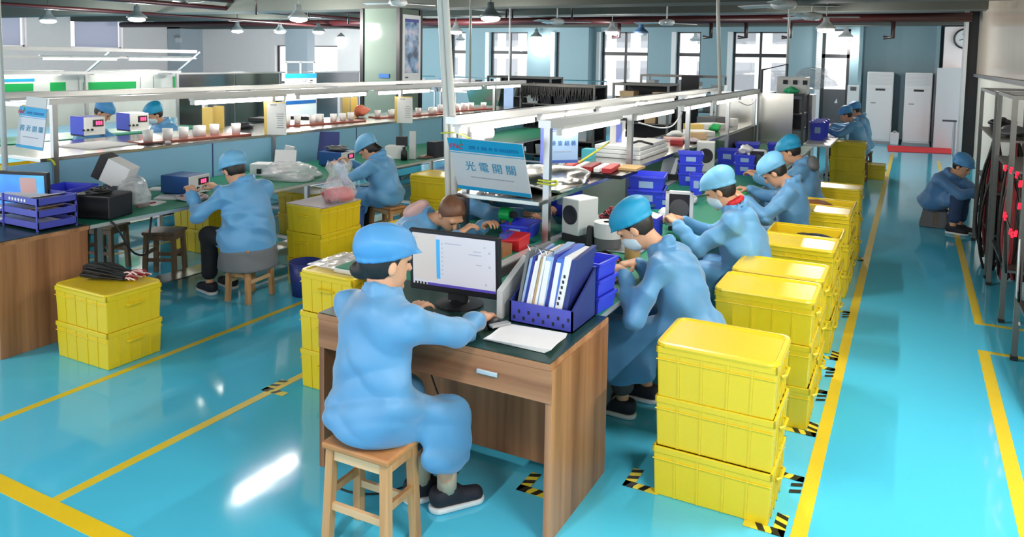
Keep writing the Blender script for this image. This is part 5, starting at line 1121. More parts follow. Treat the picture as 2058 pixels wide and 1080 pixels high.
for k, (px, py) in enumerate(((560, 245), (625, 240))): c = PZ(px, py, 1.12); single('dark_packet', MB().cbox((c.x-.2, c.y, 1.14), (.4, .3, .05), Rz(.3)), 'black', ['nearer', 'farther'][k]+' flat black packet on the blue-panelled bench shelf', 'packet', bevel=.01)
single('white_sheet', MB().cbox((-6.75, 4.45, 1.125), (.5, .5, .008), Rz(.1)), 'paper', 'large white sheet on the near end of the blue-panelled bench shelf', 'sheet'); single('pen', MB().bar((-6.42, 4.72, 1.13), (-6.36, 4.86, 1.13), .016), 'cone', 'dark pen at the shelf edge left of the brown tray', 'pen')
single('bottle_cap', MB().sphere((-6.34, 4.9, 1.138), (.03, .03, .016)), 'white', 'small white cap at the shelf edge of the blue-panelled bench', 'cap', smooth=True)
# things on yellow stacks
def cable_heap(label, c, L, seed, ang):
    rn = random.Random(seed); t = thing('cable_bundle', label, 'cables', tuple(c)); d = Vector((math.cos(ang), math.sin(ang), 0)); s = Vector((-d.y, d.x, 0)); c = Vector(c)
    a, b, w = MB(), MB(), MB()
    for k in range(34):
        o = rn.uniform(-.065, .065); hh = rn.uniform(.008, .085)*(1-abs(o)*7)+.008
        o2 = o+rn.uniform(-.03, .03); le = rn.uniform(.34, .5); V = lambda t_, q_, z_: c+d*(L*t_)+s*q_+Vector((0, 0, z_))
        a.tube([V(.25, o*.8, hh*.6), V(.05, o*.8, hh*.8), V(-.15, o*1.3, hh), V(-le+.03, o*1.2, hh), V(-le, (o+o2)/2, hh+.012), V(-le+.05, o2*1.2, hh+.02), V(-.1, o2*1.2, hh*.9+.012), V(.1, o2*.7, hh*.6), V(.24, o2*.8, hh*.5)], .0075, 6, 2)
    for k in range(26):
        o = rn.uniform(-.07, .07); hh = rn.uniform(.008, .05); p = c+d*L*rn.uniform(.18, .3)+s*o*.7+Vector((0, 0, hh)); e = p+d*rn.uniform(.04, .11)+s*rn.uniform(-.03, .03)
        (b if k % 2 else w).tube([p, (p+e)/2+Vector((0, 0, .01)), e], .0055, 5)
    a.build('cable_coil', 'cable', t, smooth=True); b.build('red_lead', 'cabler', t); w.build('white_lead', 'cabletip', t)
cable_heap('black cable bundle with red and white ends on the left yellow stack', (-4.66, 3.18, .488), .42, 5, .35)
t = thing('plastic_bag', 'milky plastic bag of red parts on the yellow stack of the left aisle', 'bag', (-4.48, 5.2, .706))
BX = Vector((-4.44, 5.16, .715))
MB().blob(BX+Vector((0, 0, .065)), (.14, .125, .07), 33, .15, flat=.85).build('red_parts', 'red', t, smooth=True)
b = MB(); rn = random.Random(9); rg = []
for rr, z in ((.12, 0), (.155, .04), (.16, .1), (.125, .17), (.075, .23), (.085, .27), (.12, .32), (.1, .35)):
    rg.append([BX+Vector((rr*math.cos(2*PI*i/28)*(1+.09*math.sin(5*i+z*40)), rr*.9*math.sin(2*PI*i/28)*(1+.09*math.cos(4*i+z*30)), z+.02*math.sin(i*1.7)*(z > .2))) for i in range(28)])
b.loft(rg, cap=False).build('film', 'bag', t, smooth=True)
single('cardboard_sheet', MB().box(-4.78, -4.36, 4.87, 5.36, .703, .713), 'mauve', 'grey cardboard sheet under the milky bag', 'cardboard')
c = Vector((-.68, 6.24, .68)); single('dark_parts', MB().blob((c.x+.06, c.y, .64), (.17, .1, .035), 6, .3), 'cone', 'dark parts in the open crate behind the third worker', 'parts', smooth=True)
single('dark_parts', MB().blob((-.78, 7.62, .66), (.15, .1, .05), 16, .3), 'copper', 'brown parts in the open crate of the seventh stack', 'parts', smooth=True)
single('film_and_gloss', MB().cbox((-2.97, 3.6, .733), (.34, .46, .004), Rz(1.57)), 'film', 'added sheet for the lid reflection on the yellow stack left of the front desk worker', 'film')  # pale sheet standing in for the white gloss reflection on the lid
single('waste_bin', MB().lathe((-4.42, 4.72, 0), [(.11, 0), (.14, .28), (.132, .28), (.1, .01)], 20), 'navy', 'navy bucket beside the stool of the broad worker', 'bucket', smooth=True)
single('waste_bin', MB().lathe((-5.02, 5.98, 0), [(.13, 0), (.17, .46), (.16, .46), (.12, .01)], 20), 'psublue', 'blue basin on the lap side of the ponytailed worker', 'basin', smooth=True)

# ------------------------------------------------------------------ racks
def rack(label, x0, x1, y0, y1, h, shelves, group=None, name='steel_rack', post='racksteel', back=None):
    t = thing(name, label, 'rack', ((x0+x1)/2, (y0+y1)/2, 0), 0, group)
    for xx in (x0, x1):
        for yy in (y0, y1): MB().box(xx-.018, xx+.018, yy-.018, yy+.018, .03, h).build('post', post, t); MB().box(xx-.022, xx+.022, yy-.022, yy+.022, 0, .03).build('foot', 'black', t)
    for z in shelves: MB().box(x0, x1, y0, y1, z-.02, z).build('shelf', post, t)
    for xx in (x0, x1): MB().box(xx-.014, xx+.014, y0, y1, h-.03, h).build('top_bar', post, t)
    for yy in (y0, y1): MB().box(x0, x1, yy-.014, yy+.014, h-.03, h).build('top_bar', post, t)
    if back: MB().box(x0, x1, y1+.018, y1+.024, .05, h-.03).build('back_sheet', back, t)
    return t
rack('tall steel rack with glowing red leads beside the crouching worker', .7, 1.12, 6.95, 8.1, 1.78, (.42, 1.2), 'racks along the right wall')
rack('tall steel rack beyond the one with glowing leads on the right', .7, 1.12, 8.35, 10.1, 1.76, (.42, .82, 1.32), 'racks along the right wall')
rack('nearest steel rack cut by the right edge of the view', .7, 1.12, 4.9, 6.09, 1.78, (.42, 1.2), 'racks along the right wall')
rn = random.Random(5)
def hang(label, x, y, z0, z1, r, seed, mats=('cable', 'cabler')):
    q = random.Random(seed); t = thing('cable_bundle', label, 'cables', (x, y, z1), 0, 'cables hanging on the red-lit racks'); g = {m: MB() for m in mats}
    for k in range(16):
        a = q.uniform(0, 6.28); dx, dy = r*math.cos(a)*q.random(), r*math.sin(a)*q.random()
        g[mats[0] if k % 4 else mats[-1]].tube([(x, y, z1), (x+dx*.8, y+dy*.8, z1-(z1-z0)*.3), (x+dx, y+dy, z0+(z1-z0)*q.uniform(.1, .3)), (x+dx*.4, y+dy*.4, z0+q.uniform(0, .1))], .012, 5, 2)
    for m in mats: g[m].build('cable_strand', m, t, smooth=True)
    return t
for k, (x, y, z0, z1, r) in enumerate(((.74, 8.9, .05, 1.25, .14), (.78, 9.4, .1, 1.25, .14), (.72, 8.5, .02, 1.0, .1), (.76, 7.8, .12, 1.15, .13), (.84, 7.5, .2, 1.15, .15), (.74, 7.2, .35, 1.15, .1), (.84, 9.8, .1, 1.28, .12), (.9, 6.0, .25, 1.15, .12), (.95, 8.1, .2, 1.15, .15), (.95, 9.0, .4, 1.28, .14))):
    hang('dark cable bundle hanging on the red-lit racks, %s from the camera' % ['sixth', 'eighth', 'fifth', 'fourth', 'third', 'second', 'ninth', 'first', 'a back one, fourth', 'a back one, sixth'][k], x, y, z0, z1, r, k)
for k, pts in enumerate((((2022, 338), (2033, 343), (2045, 352), (2052, 370)), ((2050, 415), (2043, 470), (2036, 472), (2032, 466), (2022, 438), (2020, 432)))):
    Q = [PX(px, py, .68) for px, py in pts]; t = thing('sensor_string', '%s string of glowing red sensor lights on the red-lit rack' % ('upper', 'lower')[k], 'lights', tuple(Q[0]), 0, 'red sensor light strings')
    MB().tube([(.7, Q[0].y+.1, 1.2)]+Q+[(.7, Q[-1].y-.1, .42)], .008, 6, 1).build('lead', 'cable', t, smooth=True)
    for p in Q: MB().bar(p+Vector((-.004, -.02, .02)), p+Vector((-.004, .02, -.02)), .015).build('red_light', 'led', t)
single('white_cable', MB().tube([PX(2056, 420, .7), PX(2050, 480, .69), PX(2046, 560, .68), PX(2042, 620, .7), PX(2050, 655, .72)], .008, 6, 2), 'cablew', 'white cable hanging at the right edge of the view', 'cable', smooth=True)
single('brown_box', MB().box(.78, 1.08, 5.0, 5.95, .421, .72), 'redlid', 'dark red box on the lower shelf of the nearest red-lit rack', 'box')
for k, (px, py, w, m, n) in enumerate(((1995, 235, .12, 'cone', 'dark coil'), (2020, 250, .14, 'black', 'black tray'), (2040, 262, .1, 'greyd', 'grey reel'))):
    p = PX(px, py, .9); single(n.replace(' ', '_'), MB().blob((.9, max(8.45, min(10, p.y)), 1.37), (.12, .16, .05), k, .3, flat=.9), m, n+' on the upper shelf of the farther steel rack', n.split()[-1], smooth=True)
p = PX(2003, 275, 1.1); t = thing('speaker', 'white box with a round dark cone on the red-lit rack shelf', 'speaker', (1.0, 9.2, .82)); MB().box(.9, 1.1, 9.12, 9.3, .82, 1.05).build('cabinet', 'white', t); MB().cyl((.9, 9.2, .93), (.893, 9.2, .93), .05, None, 16).build('cone', 'cone', t)
single('red_tray', MB().box(.74, 1.1, 8.45, 10.0, .821, .86), 'traybrown', 'long red brown tray on the middle shelf of the farther steel rack', 'tray')
# racks in the middle background
RM = []
def bgrack(label, x0, x1, y0, y1, h, shelves, seed, cols, dens=1):
    t = rack(label+' full of boxes in the middle background', x0, x1, y0, y1, h, shelves, 'storage racks in the middle background', 'storage_rack', 'racksteel', 'cone' if dens > .7 else None); q = random.Random(seed); n = 0
    for si, z in enumerate(shelves[:-1]):
        xx = x0+.1; n0 = n
        while xx < x1-.15:
            w = q.uniform(.16, .28); hh = q.uniform(.14, .24); m = q.choice(cols)
            if q.random() < dens:
                n += 1
                mb = MB().taper((xx+w/2, y0+.18), (w*.85, .26), (w, .3), z, z+hh)
                single('storage_box', mb, m, '%s box, %s from the left on the %s shelf of the %s' % ({'yellow': 'yellow', 'black': 'black', 'greyd': 'dark grey', 'cone': 'dark', 'bin': 'blue', 'offwhite': 'white', 'kraft': 'brown', 'white': 'white', 'alu': 'silver'}[m], ['first', 'second', 'third', 'fourth', 'fifth', 'sixth', 'seventh', 'eighth', 'ninth', 'tenth'][min(9, n-n0-1)], ['lowest', 'second', 'third', 'fourth', 'fifth'][si], label), 'box', 'boxes on the middle racks')
            xx += w+.03
    return t
bgrack('left dark rack', -6.62, -5.12, 12.9, 13.5, 1.53, (.2, .5, .83, 1.16, 1.5), 1, ['black', 'greyd', 'cone', 'cone', 'yellow', 'alu'], .97)
bgrack('middle dark rack', -4.75, -3.75, 12.9, 13.5, 1.6, (.2, .55, .9, 1.24, 1.58), 2, ['yellow', 'greyd', 'cone', 'offwhite', 'kraft'], .9)
bgrack('rear dark rack', -8.2, -6.7, 14.4, 15.0, 1.62, (.3, .75, 1.2, 1.6), 3, ['black', 'greyd', 'cone', 'alu'], .9)
bgrack('silver rack', -5.0, -3.4, 15.2, 15.8, 1.72, (.5, 1.0, 1.4, 1.7), 4, ['offwhite', 'bin', 'white', 'cone'], .6)
single('black_board', MB().box(-4.1, -3.75, 15.0, 15.04, 0, 1.72), 'black', 'black board at the right end of the silver background rack', 'board')
rn = random.Random(8)
t = thing('hanging_leads', 'black leads hanging in a row from the top of the left dark rack', 'cables', (-5.9, 12.85, 1.2), 0)
b = MB()
for k in range(60): x = -6.6+1.46*k/60; l = rn.uniform(.1, .26); b.tube([(x, 12.87, 1.49), (x+rn.uniform(-.02, .02), 12.86, 1.46-l*.5), (x+rn.uniform(-.03, .03), 12.86, 1.46-l)], .012, 4)
b.build('leads', 'cable', t)
# light steel tables by the windows
for k, (x, y, w) in enumerate(((-12.9, 18.5, 1.6), (-11.0, 18.6, 1.7), (-9.2, 18.7, 1.4), (-7.6, 18.8, 1.2))):
    t = thing('steel_table', '%s light steel table with a rail by the far windows' % ['leftmost', 'second', 'third', 'rightmost'][k], 'table', (x, y, 0), 0, 'steel tables by the windows')
    MB().box(x-w/2, x+w/2, y-.35, y+.35, 1.02, 1.06).build('tabletop', 'alu' if k else 'wood' if 'wood' in M else 'alu', t)
    for sx in (-1, 1):
        for sy in (-1, 1): MB().box(x+sx*w/2-.02, x+sx*w/2+.02, y+sy*.33-.02, y+sy*.33+.02, 0, 1.02).build('leg', 'steel', t)
    MB().tube([(x-w/2, y-.33, 1.06), (x-w/2, y-.33, 1.45), (x+w/2, y-.33, 1.45), (x+w/2, y-.33, 1.06)], .018, 6).build('rail', 'steel', t)
    if k != 3: MB().box(x-.3, x+.1, y-.2, y+.2, 1.06, 1.38).build('box', 'greyd' if k == 1 else 'alu', t)
single('navy_bag', MB().blob((-11.9, 18.2, 1.2), (.2, .15, .18), 3, .2), 'navy', 'dark blue bag on a light steel table by the far windows', 'bag', smooth=True)
t = thing('machine_hood', 'steel hood at the far end of the blue-panelled bench', 'machine', (-7.2, 12.75, 0)); b = MB()
b.loft([[Vector((x, y, z)) for x, y in ((-7.55, 12.5), (-6.85, 12.5), (-6.85, 13.1), (-7.55, 13.1))] for z in (0, .95)]); b.build('cabinet', 'sheet', t)
MB().hexa([(-7.5, 12.55, .95), (-6.95, 12.55, .95), (-6.95, 13.05, .95), (-7.5, 13.05, .95), (-7.6, 12.45, 1.5), (-6.8, 12.45, 1.5), (-6.8, 13.1, 1.5), (-7.6, 13.1, 1.5)]).build('hood', 'sheet', t)
t = thing('sign_card', 'pale blue hanging card between the blue-panelled bench and the dark racks', 'card', (-6.62, 12.4, 1.3)); MB().box(-6.72, -6.52, 12.4, 12.41, 1.08, 1.5).build('card', 'folderl', t); MB().box(-6.63, -6.61, 12.39, 12.42, 1.5, CEIL).build('hanger', 'steel', t)
# big-sign bench extension with rack and the two far workers' table
t = thing('worktable', 'white worktable of the two workers at the far end', 'table', (-1.5, 14.2, 0)); MB().box(-1.47, -1.08, 12.5, 16.2, .72, .75).build('tabletop', 'offwhite', t)
for xx in (-1.44, -1.12):
    for yy in (12.6, 14.5, 16.1): MB().box(xx-.02, xx+.02, yy-.02, yy+.02, 0, .72).build('leg', 'steel', t)
rack('dark steel rack with a white machine on top behind the big-sign bench', -2.02, -1.52, 12.75, 13.35, 1.52, (.4, .95, 1.2, 1.5), None, 'equipment_rack', 'greyd')
for k, (x, z, m) in enumerate(((-1.92, .95, 'cone'), (-1.77, .95, 'navy'), (-1.61, .95, 'cone'), (-1.88, 1.2, 'navy'), (-1.66, 1.2, 'black'))): single('device', MB().box(x-.07, x+.07, 12.85, 13.2, z, z+.22), m, '%s dark device in the rack behind the big-sign bench' % ['lower left', 'lower middle', 'lower right', 'upper left', 'upper right'][k], 'device')
t = thing('machine', 'white machine with small dark windows on top of the dark rack', 'machine', (-1.62, 13.1, 1.5)); MB().box(-1.96, -1.5, 12.9, 13.3, 1.501, 1.78).build('casing', 'white', t, bevel=.01)
for k in range(3): MB().box(-1.86+.15*k, -1.79+.15*k, 12.89, 12.9, 1.66, 1.73).build('dark_window', 'cone', t)
MB().blob((-1.72, 12.86, 1.56), (.1, .05, .06), 4, .3).build('green_film', 'greentxt', t, smooth=True)
t = thing('tube_gate', 'dark upright steel frame beside the end sheet of the big-sign bench', 'frame', (-2.0, 13.3, 0)); MB().tube([(-2.25, 13.2, 0), (-2.25, 13.2, 1.88), (-1.95, 13.9, 1.98), (-1.95, 13.9, 0)], .028, 6).build('frame', 'greyd', t)
single('plastic_film', MB().blob((-1.55, 14.2, 1.75), (.35, .25, .18), 43, .25), 'filmhang', 'clear plastic film drooping over the machines before the far door', 'film', smooth=True)
single('steel_cabinet', MB().box(-2.1, -1.55, 14.3, 14.8, 0, 1.45), 'sheet', 'shiny cabinet under the drooping plastic film', 'cabinet', bevel=.01)
for k in range(3): pbin(-1.36+.0*k, 13.3+.35*k, TZ, .2, ['left', 'middle', 'right'][k]+' dark blue bin on the white far worktable', (.22, .24, .3))
# standing air conditioners
def aircon(x, label):
    t = thing('air_conditioner', label, 'air conditioner', (x, 21.55, 0), 0, 'standing air conditioners')
    MB().box(x-.3, x+.3, 21.35, 21.75, 0, 1.82).build('casing', 'white', t, bevel=.02); MB().box(x-.28, x+.28, 21.335, 21.35, .1, 1.42).build('front_panel', 'white', t, bevel=.006)
    l = MB()
    for k in range(9): l.box(x-.27, x+.27, 21.335, 21.352, 1.5+k*.033, 1.512+k*.033)
    l.build('louvre', 'offwhite', t)
    MB().box(x-.1, x+.12, 21.325, 21.337, 1.35, 1.4).build('display', 'black', t); MB().box(x-.2, x-.08, 21.328, 21.337, 1.02, 1.05).build('badge', 'grey', t); MB().box(x-.31, x+.31, 21.34, 21.76, 0, .07).build('base', 'grey', t)
aircon(-.74, 'left of the two white standing air conditioners by the red mat'); aircon(.12, 'right of the two white standing air conditioners by the red mat')
single('pipe_bundle', MB().tube([(.46, 21.5, .1), (.47, 21.5, 1.0), (.48, 21.55, 2.2)], .035, 8), 'grey', 'grey wrapped pipe right of the right air conditioner', 'pipe', smooth=True)
t = thing('waste_basket', 'small white bin between the two air conditioners', 'bin', (-.35, 21.42, 0)); MB().taper((-.35, 21.4), (.18, .2), (.2, .22), 0, .3).build('body', 'white', t, bevel=.01); MB().tube([(-.42, 21.3, .3), (-.35, 21.3, .35), (-.28, 21.3, .3)], .01, 5).build('handle', 'white', t)
single('door_mat', MB().hexa([(-.44, 19.5, .002), (.9, 19.85, .002), (.92, 21.05, .002), (-.5, 20.95, .002), (-.44, 19.5, .014), (.9, 19.85, .014), (.92, 21.05, .014), (-.5, 20.95, .014)]), 'matred', 'bright red mat on the floor before the air conditioners', 'mat')
t = thing('wall_box', 'white wall unit with a small screen beside the far glass door', 'wall unit', (-1.36, 21.6, .6)); MB().box(-1.5, -1.22, 21.45, 21.6, .5, 1.46).build('casing', 'white', t, bevel=.01); MB().box(-1.43, -1.29, 21.44, 21.45, 1.32, 1.42).build('screen', 'greyd', t)
t = thing('wall_clock', 'round black rimmed wall clock partly behind the steel column edge', 'clock', (1.05, 21.28, 2.66)); MB().lathe((1.05, 21.29, 2.66), [(.25, 0), (.25, .05), (.215, .06), (.21, .03)], 32, Rx(PI/2), cap=False).build('rim', 'black', t); MB().cyl((1.05, 21.29, 2.66), (1.05, 21.27, 2.66), .215, None, 28).build('face', 'white', t); MB().bar((1.05, 21.265, 2.66), (1.0, 21.265, 2.78), .012).build('hand', 'black', t); MB().bar((1.05, 21.265, 2.66), (.93, 21.265, 2.62), .012).build('hand', 'black', t)
t = thing('gate_post', 'grey steel post with a short arm beside the red mat', 'post', (.86, 19.3, 0)); MB().cyl((.86, 19.6, 0), (.86, 19.6, .78), .03).build('post', 'steel', t); MB().box(.62, .9, 19.57, 19.63, .75, .79).build('arm', 'greyd', t)
t = thing('exit_box', 'small double emergency lamp high on the left wall', 'lamp', (-26.1, 20.8, 2.6)); MB().box(-26.4, -26.1, 20.82, 20.9, 2.42, 2.6).build('box', 'offwhite', t); 
for s in (-1, 1): MB().cyl((-26.25+s*.1, 20.8, 2.66), (-26.25+s*.1, 20.75, 2.66), .05).build('spot', 'grey', t)

# ------------------------------------------------------------------ ceiling things
def pendant(px, py, lit, shade, label, z=2.7):
    c = PZ(px, py, z); t = thing('pendant_lamp', label, 'lamp', tuple(c), 0, 'pendant lamps')
    MB().lathe(tuple(c), [(.2, 0), (.17, .045), (.1, .1), (.06, .16), (.055, .24), (.03, .25)], 24).build('shade', shade, t, smooth=True)
    MB().cyl(c+Vector((0, 0, .25)), (c.x, c.y, CEIL), .009, None, 6).build('cord', 'pipek' if shade != 'offwhite' else 'pvc', t)
    MB().sphere(c+Vector((0, 0, -.03)), (.165, .165, .052), 18, 8).build('bulb', 'bulb' if lit else 'offwhite', t, smooth=True)
    if lit:
        L = bpy.data.lights.new('lamp_light', 'POINT'); L.shadow_soft_size = .12; L.energy = 40 if c.y > 19.5 else 190 if c.x > -3 else 105 if c.x > -9 else 360; L.color = (1, .95, .9)
        o = bpy.data.objects.new('lamp_light', L); COL.objects.link(o); o.parent = t; o.location = (0, 0, -.19)
    return t
for px, py, lit, sh, w in [(97, 40, 1, 'lampshade', 'leftmost of all, over the third bench'), (275, 36, 1, 'lampshade', 'second from the left, before the blind of the left wall'), (477, 61, 1, 'lampshade', 'above the left rear window'), (600, 36, 1, 'offwhite', 'largest one left of the tiled column'),
    (640, 63, 1, 'lampshade', 'just right of and below the largest one left of the tiled column'), (688, 74, 1, 'lampshade', 'nearest the left edge of the tiled column'), (986, 34, 1, 'lampshade', 'largest in the middle, right of the white conduit poles'), (916, 63, 1, 'offwhite', 'just right of the white conduit poles'),
    (1078, 74, 1, 'lampshade', 'before the wide window second from the left'), (1230, 64, 1, 'offwhite', 'at the upper left of the wide middle window'), (1345, 76, 1, 'lampshade', 'right of the wide middle window'), (1660, 58, 1, 'offwhite', 'the nearer of the two over the far door'), (1700, 75, 1, 'offwhite', 'the farther of the two over the far door'),
    (983, 82, 0, 'lampblue', 'unlit, left of the wide window second from the left'), (1200, 83, 0, 'lampblue', 'unlit, left of the wide middle window'), (1137, 80, 0, 'lampblue', 'unlit, at the narrow window'), (1288, 66, 0, 'lampblue', 'unlit, inside the top right of the wide middle window'), (1398, 81, 0, 'lampshade', 'unlit, in the top of the narrow right window'), (1425, 83, 0, 'lampblue', 'unlit blue, right of the narrow right window'), (563, 63, 0, 'lampshade', 'unlit, above the right half of the left rear window'), (925, 80, 0, 'lampshade', 'small unlit one in the leftmost far window'), (868, 82, 0, 'lampblue', 'small unlit one right of the framed poster')]:
    pendant(px, py, lit, sh, ('lit' if lit else 'dark')+' pendant lamp, '+w)
NEAR = [(-1.6, 5.6), (-6.2, 6.0), (-11.0, 5.2), (-1.6, .8), (-6.3, .8), (-11, .6), (.75, 4.2), (.75, 1.5), (-18, 4.5), (-15.5, 5.5)]  # out-of-view lamps added for brightness; second one read off the floor streak
for k, (x, y) in enumerate(NEAR):
    L = bpy.data.lights.new('lamp_light', 'AREA'); L.shape = 'RECTANGLE'; L.size = .03; L.size_y = .9; L.energy = 18 if k == 1 else 45 if k < 6 else 70 if k < 8 else 160; L.color = (1, .97, .92)
    o = bpy.data.objects.new('lamp_light', L); COL.objects.link(o)
    t = thing('unseen_tube_lamp', 'unseen fluorescent tube lamp over the %s' % ['front end of the big-sign bench', 'gangway beside the blue-panelled bench', 'near end of the third bench', 'floor behind the front desk worker', 'floor before the tray desk', 'floor beyond the tray desk', 'nearest red-lit rack', 'aisle before the red-lit racks', 'floor beyond the third bench', 'side of the third bench'][k], 'lamp', (x, y, 2.75), 0, 'unseen tube lamps')
    MB().box(x-.05, x+.05, y-.6, y+.6, 2.79, 2.83).build('housing', 'white', t); MB().cyl((x, y-.57, 2.772), (x, y+.57, 2.772), .014, None, 8).build('tube', 'tube', t)
    for q in (-.4, .4): MB().cyl((x, y+q, 2.83), (x, y+q, CEIL), .006, None, 5).build('hanger', 'grey', t)
    o.parent = t; o.location = (0, 0, -.01)
def fan(px, py, Y, a, label):
    c = PY(px, py, Y); t = thing('ceiling_fan', label, 'fan', tuple(c), 0, 'white ceiling fans')
    MB().lathe(tuple(c), [(.0, -.06), (.12, -.05), (.17, 0), (.15, .05), (.05, .08)], 20).build('motor', 'offwhite', t, smooth=True); MB().cyl(c+Vector((0, 0, .07)), (c.x, c.y, CEIL), .016, None, 8).build('rod', 'pvc', t)
    for k in range(3):
        R = Rz(a+k*2*PI/3)@Rx(.2); MB().hexa([c+R@Vector(p) for p in ((.12, -.05, -.006), (.72, -.075, -.006), (.72, .075, -.006), (.12, .05, -.006), (.12, -.05, .006), (.72, -.075, .006), (.72, .075, .006), (.12, .05, .006))]).build('blade', 'offwhite', t)
fan(1120, 44, 14.8, .3, 'white ceiling fan in front of the long red pipe, over the dark racks'); fan(1340, 46, 15.5, .9, 'white ceiling fan right of the middle, below the red pipe'); fan(1632, 34, 13.5, .2, 'white ceiling fan over the far end of the big-sign bench')
fan(362, 6, 11, 2.0, 'white ceiling fan at the top left corner area'); fan(800, 6, 11, 1.1, 'white ceiling fan just left of the white conduit poles'); fan(1575, 10, 10.5, .5, 'white ceiling fan at the top right, nearest one')
def pipe(label, pts, r, m='pipe', name='ceiling_pipe'): return single(name, MB().tube(pts, r, 10), m, label, 'pipe', smooth=True)
c1 = PY(1000, 36, 18.2); c2 = PY(1932, 44, 18.2); z = (c1.z+c2.z)/2
pipe('thick dark red pipe crossing below the ceiling', [(-26, 18.2, z), (1.0, 18.2, z)], .1)
pipe('thinner dark red pipe crossing near the back wall', [(-26, 20.4, z+.1), (1.2, 20.4, z+.1)], .05)
a, b = PZ(0, 8, 2.9), PZ(720, 57, 2.9); pipe('dark red pipe running towards the back at the upper left', [(a.x, 4, 2.9), (a.x, 21, 2.9)], .045)
a = PZ(405, 13, 3.0); pipe('second dark red pipe running towards the back left of the tiled column', [(a.x, 4, 3.0), (a.x, 21, 3.0)], .05)
a = PZ(520, 8, 3.15); pipe('third dark pipe near the ceiling left of the tiled column', [(a.x, 4, 3.15), (a.x, 21, 3.15)], .04, 'pipek')
for k, (px, py, Y) in enumerate(((1245, 60, 18.2), (1500, 60, 18.2), (1795, 60, 18.2), (1430, 50, 18.2), (1590, 30, 18.2))):
    c = PY(px, py, Y); pipe('short dark drop pipe with elbow on the red pipe, %s from the left' % ['first', 'third', 'fifth', 'second', 'fourth'][k], [(c.x, Y-.02, z-.02), (c.x, Y-.02, z-.42), (c.x-.18, Y-.02, z-.42)], .045, 'pipek')
for k, (px, Y) in enumerate(((25, 7), (290, 7), (515, 12), (620, 14), (1018, 14), (1030, 14.5), (1150, 15), (700, 16))):
    c = PY(px, 20, Y); pipe('thin dark hanger rod from the ceiling, %s from the left' % ['first', 'second', 'third', 'fourth', 'sixth', 'seventh', 'eighth', 'fifth'][k], [(c.x, Y, 2.85), (c.x, Y, CEIL)], .022, 'pipek', 'hanger_rod')
c = PX(1447, 190, -2.14); pipe('pale conduit from the ceiling to the far part of the big-sign bench rail', [(-2.14, c.y, 1.58), (-2.2, c.y, 2.6), (-2.24, c.y, CEIL)], .022, 'pvc', 'conduit')
c = PX(944, 165, -6.25); pipe('white conduit from the ceiling to the blue-panelled bench rail', [(-6.25, c.y, 1.6), (-6.25, c.y, CEIL)], .02, 'pvc', 'conduit')
c = PY(1590, 150, 13.9); pipe('pale conduit from the ceiling beside the steel frame', [(-1.95, 13.9, 1.99), (-1.95, 13.9, CEIL)], .02, 'pvc', 'conduit')
c = PX(5, 300, -6.3); pipe('white conduit at the left edge from the blue-panelled bench up to the ceiling', [(-6.27, c.y, 1.0), (-6.3, c.y, 2.2), (-6.32, c.y, CEIL)], .022, 'pvc', 'conduit')
for k, (y, zz) in enumerate(((9.5, 3.3), (15.2, 3.25), (19.6, 3.2))): pipe('thin grey cable tray under the ceiling, %s one' % ['nearest', 'middle', 'farthest'][k], [(-26, y, zz), (1.1, y, zz)], .03, 'grey', 'ceiling_conduit')

# ------------------------------------------------------------------ outside
for k, (x0, x1, y, h) in enumerate(((-9.0, -3.2, 34, 12), (-30, -14, 46, 10))):
    t = thing('building', '%s pale building beyond the far windows' % ['nearer right', 'farther left'][k], 'building', ((x0+x1)/2, y, 0)); MB().box(x0, x1, y, y+6, -.2, h).build('wall', 'out', t)
    q = MB()
    for j in range(5):
        for i in range(int((x1-x0)/1.6)): q.box(x0+.4+i*1.6, x0+1.3+i*1.6, y-.04, y, .8+j*2, 2.0+j*2)
    q.build('windows', 'grey', t)
single('ground', MB().box(-80, 40, 22.6, 90, -.25, -.2), 'out', 'pale yard ground outside the far windows', 'ground')['kind'] = 'structure'

# ------------------------------------------------------------------ people
person('person in blue coat and puffy cap using the mouse at the front desk', (-1.9, 2.4, .55), (-1.9, 2.45, 1.02), (-1.885, 2.49, 1.15), 82, 58, 8,
       ((-2.03, 2.84, .80), (-1.69, 2.93, .815)), ((-1.98, 2.72, .47), (-1.715, 2.66, .46)), ((-1.88, 2.74, .085), (-1.74, 2.74, .085)), coat='coat', cap='cap', trousers='trouser', res=.0065, bun=(-.06, -.085, -.045, .05),
       skirt=1.05, drop=.15, sock=True, shinend=.2, fyaw=52, elbows=((-.25, -.5, -1), (.75, -.35, -.6)), capscale=1.06, belly=-.012, sw=.16, curl=.5)
person('masked person in a turquoise cap bowed over small parts beside the tape roll', (-.98, 4.02, .55), (-1.14, 3.98, .99), (-1.31, 3.95, 1.085), 180, 190, 42,
       ((-1.335, 3.84, .86), (-1.345, 4.1, .85)), ((-1.36, 3.92, .5), (-1.38, 4.12, .5)), ((-1.36, 3.97, .085), (-1.3, 4.22, .085)), coat='coat', cap='capT', mask=True, trousers='trouser', res=.0065,
       skirt=1.05, drop=.2, elbows=((.4, -.5, -.7), (.35, .5, -.7)), hands=((-.6, .5, .1), (-.6, -.5, -.05)), curl=.8, capscale=1.02)
person('seated person in a pale cap, mask and red inner collar at the green bench', (-.93, 5.33, .55), (-1.03, 5.28, 1.0), (-1.14, 5.25, 1.115), 180, 183, 32,
       ((-1.42, 5.2, .86), (-1.44, 5.4, .85)), ((-1.34, 5.22, .5), (-1.34, 5.44, .5)), ((-1.33, 5.25, .085), (-1.3, 5.42, .085)), coat='coatL', cap='capL', mask=True, collar='red', res=.007,
       skirt=.95, drop=.08, elbows=((.5, -.5, -.7), (.35, .5, -.7)), curl=.9, belly=.032)
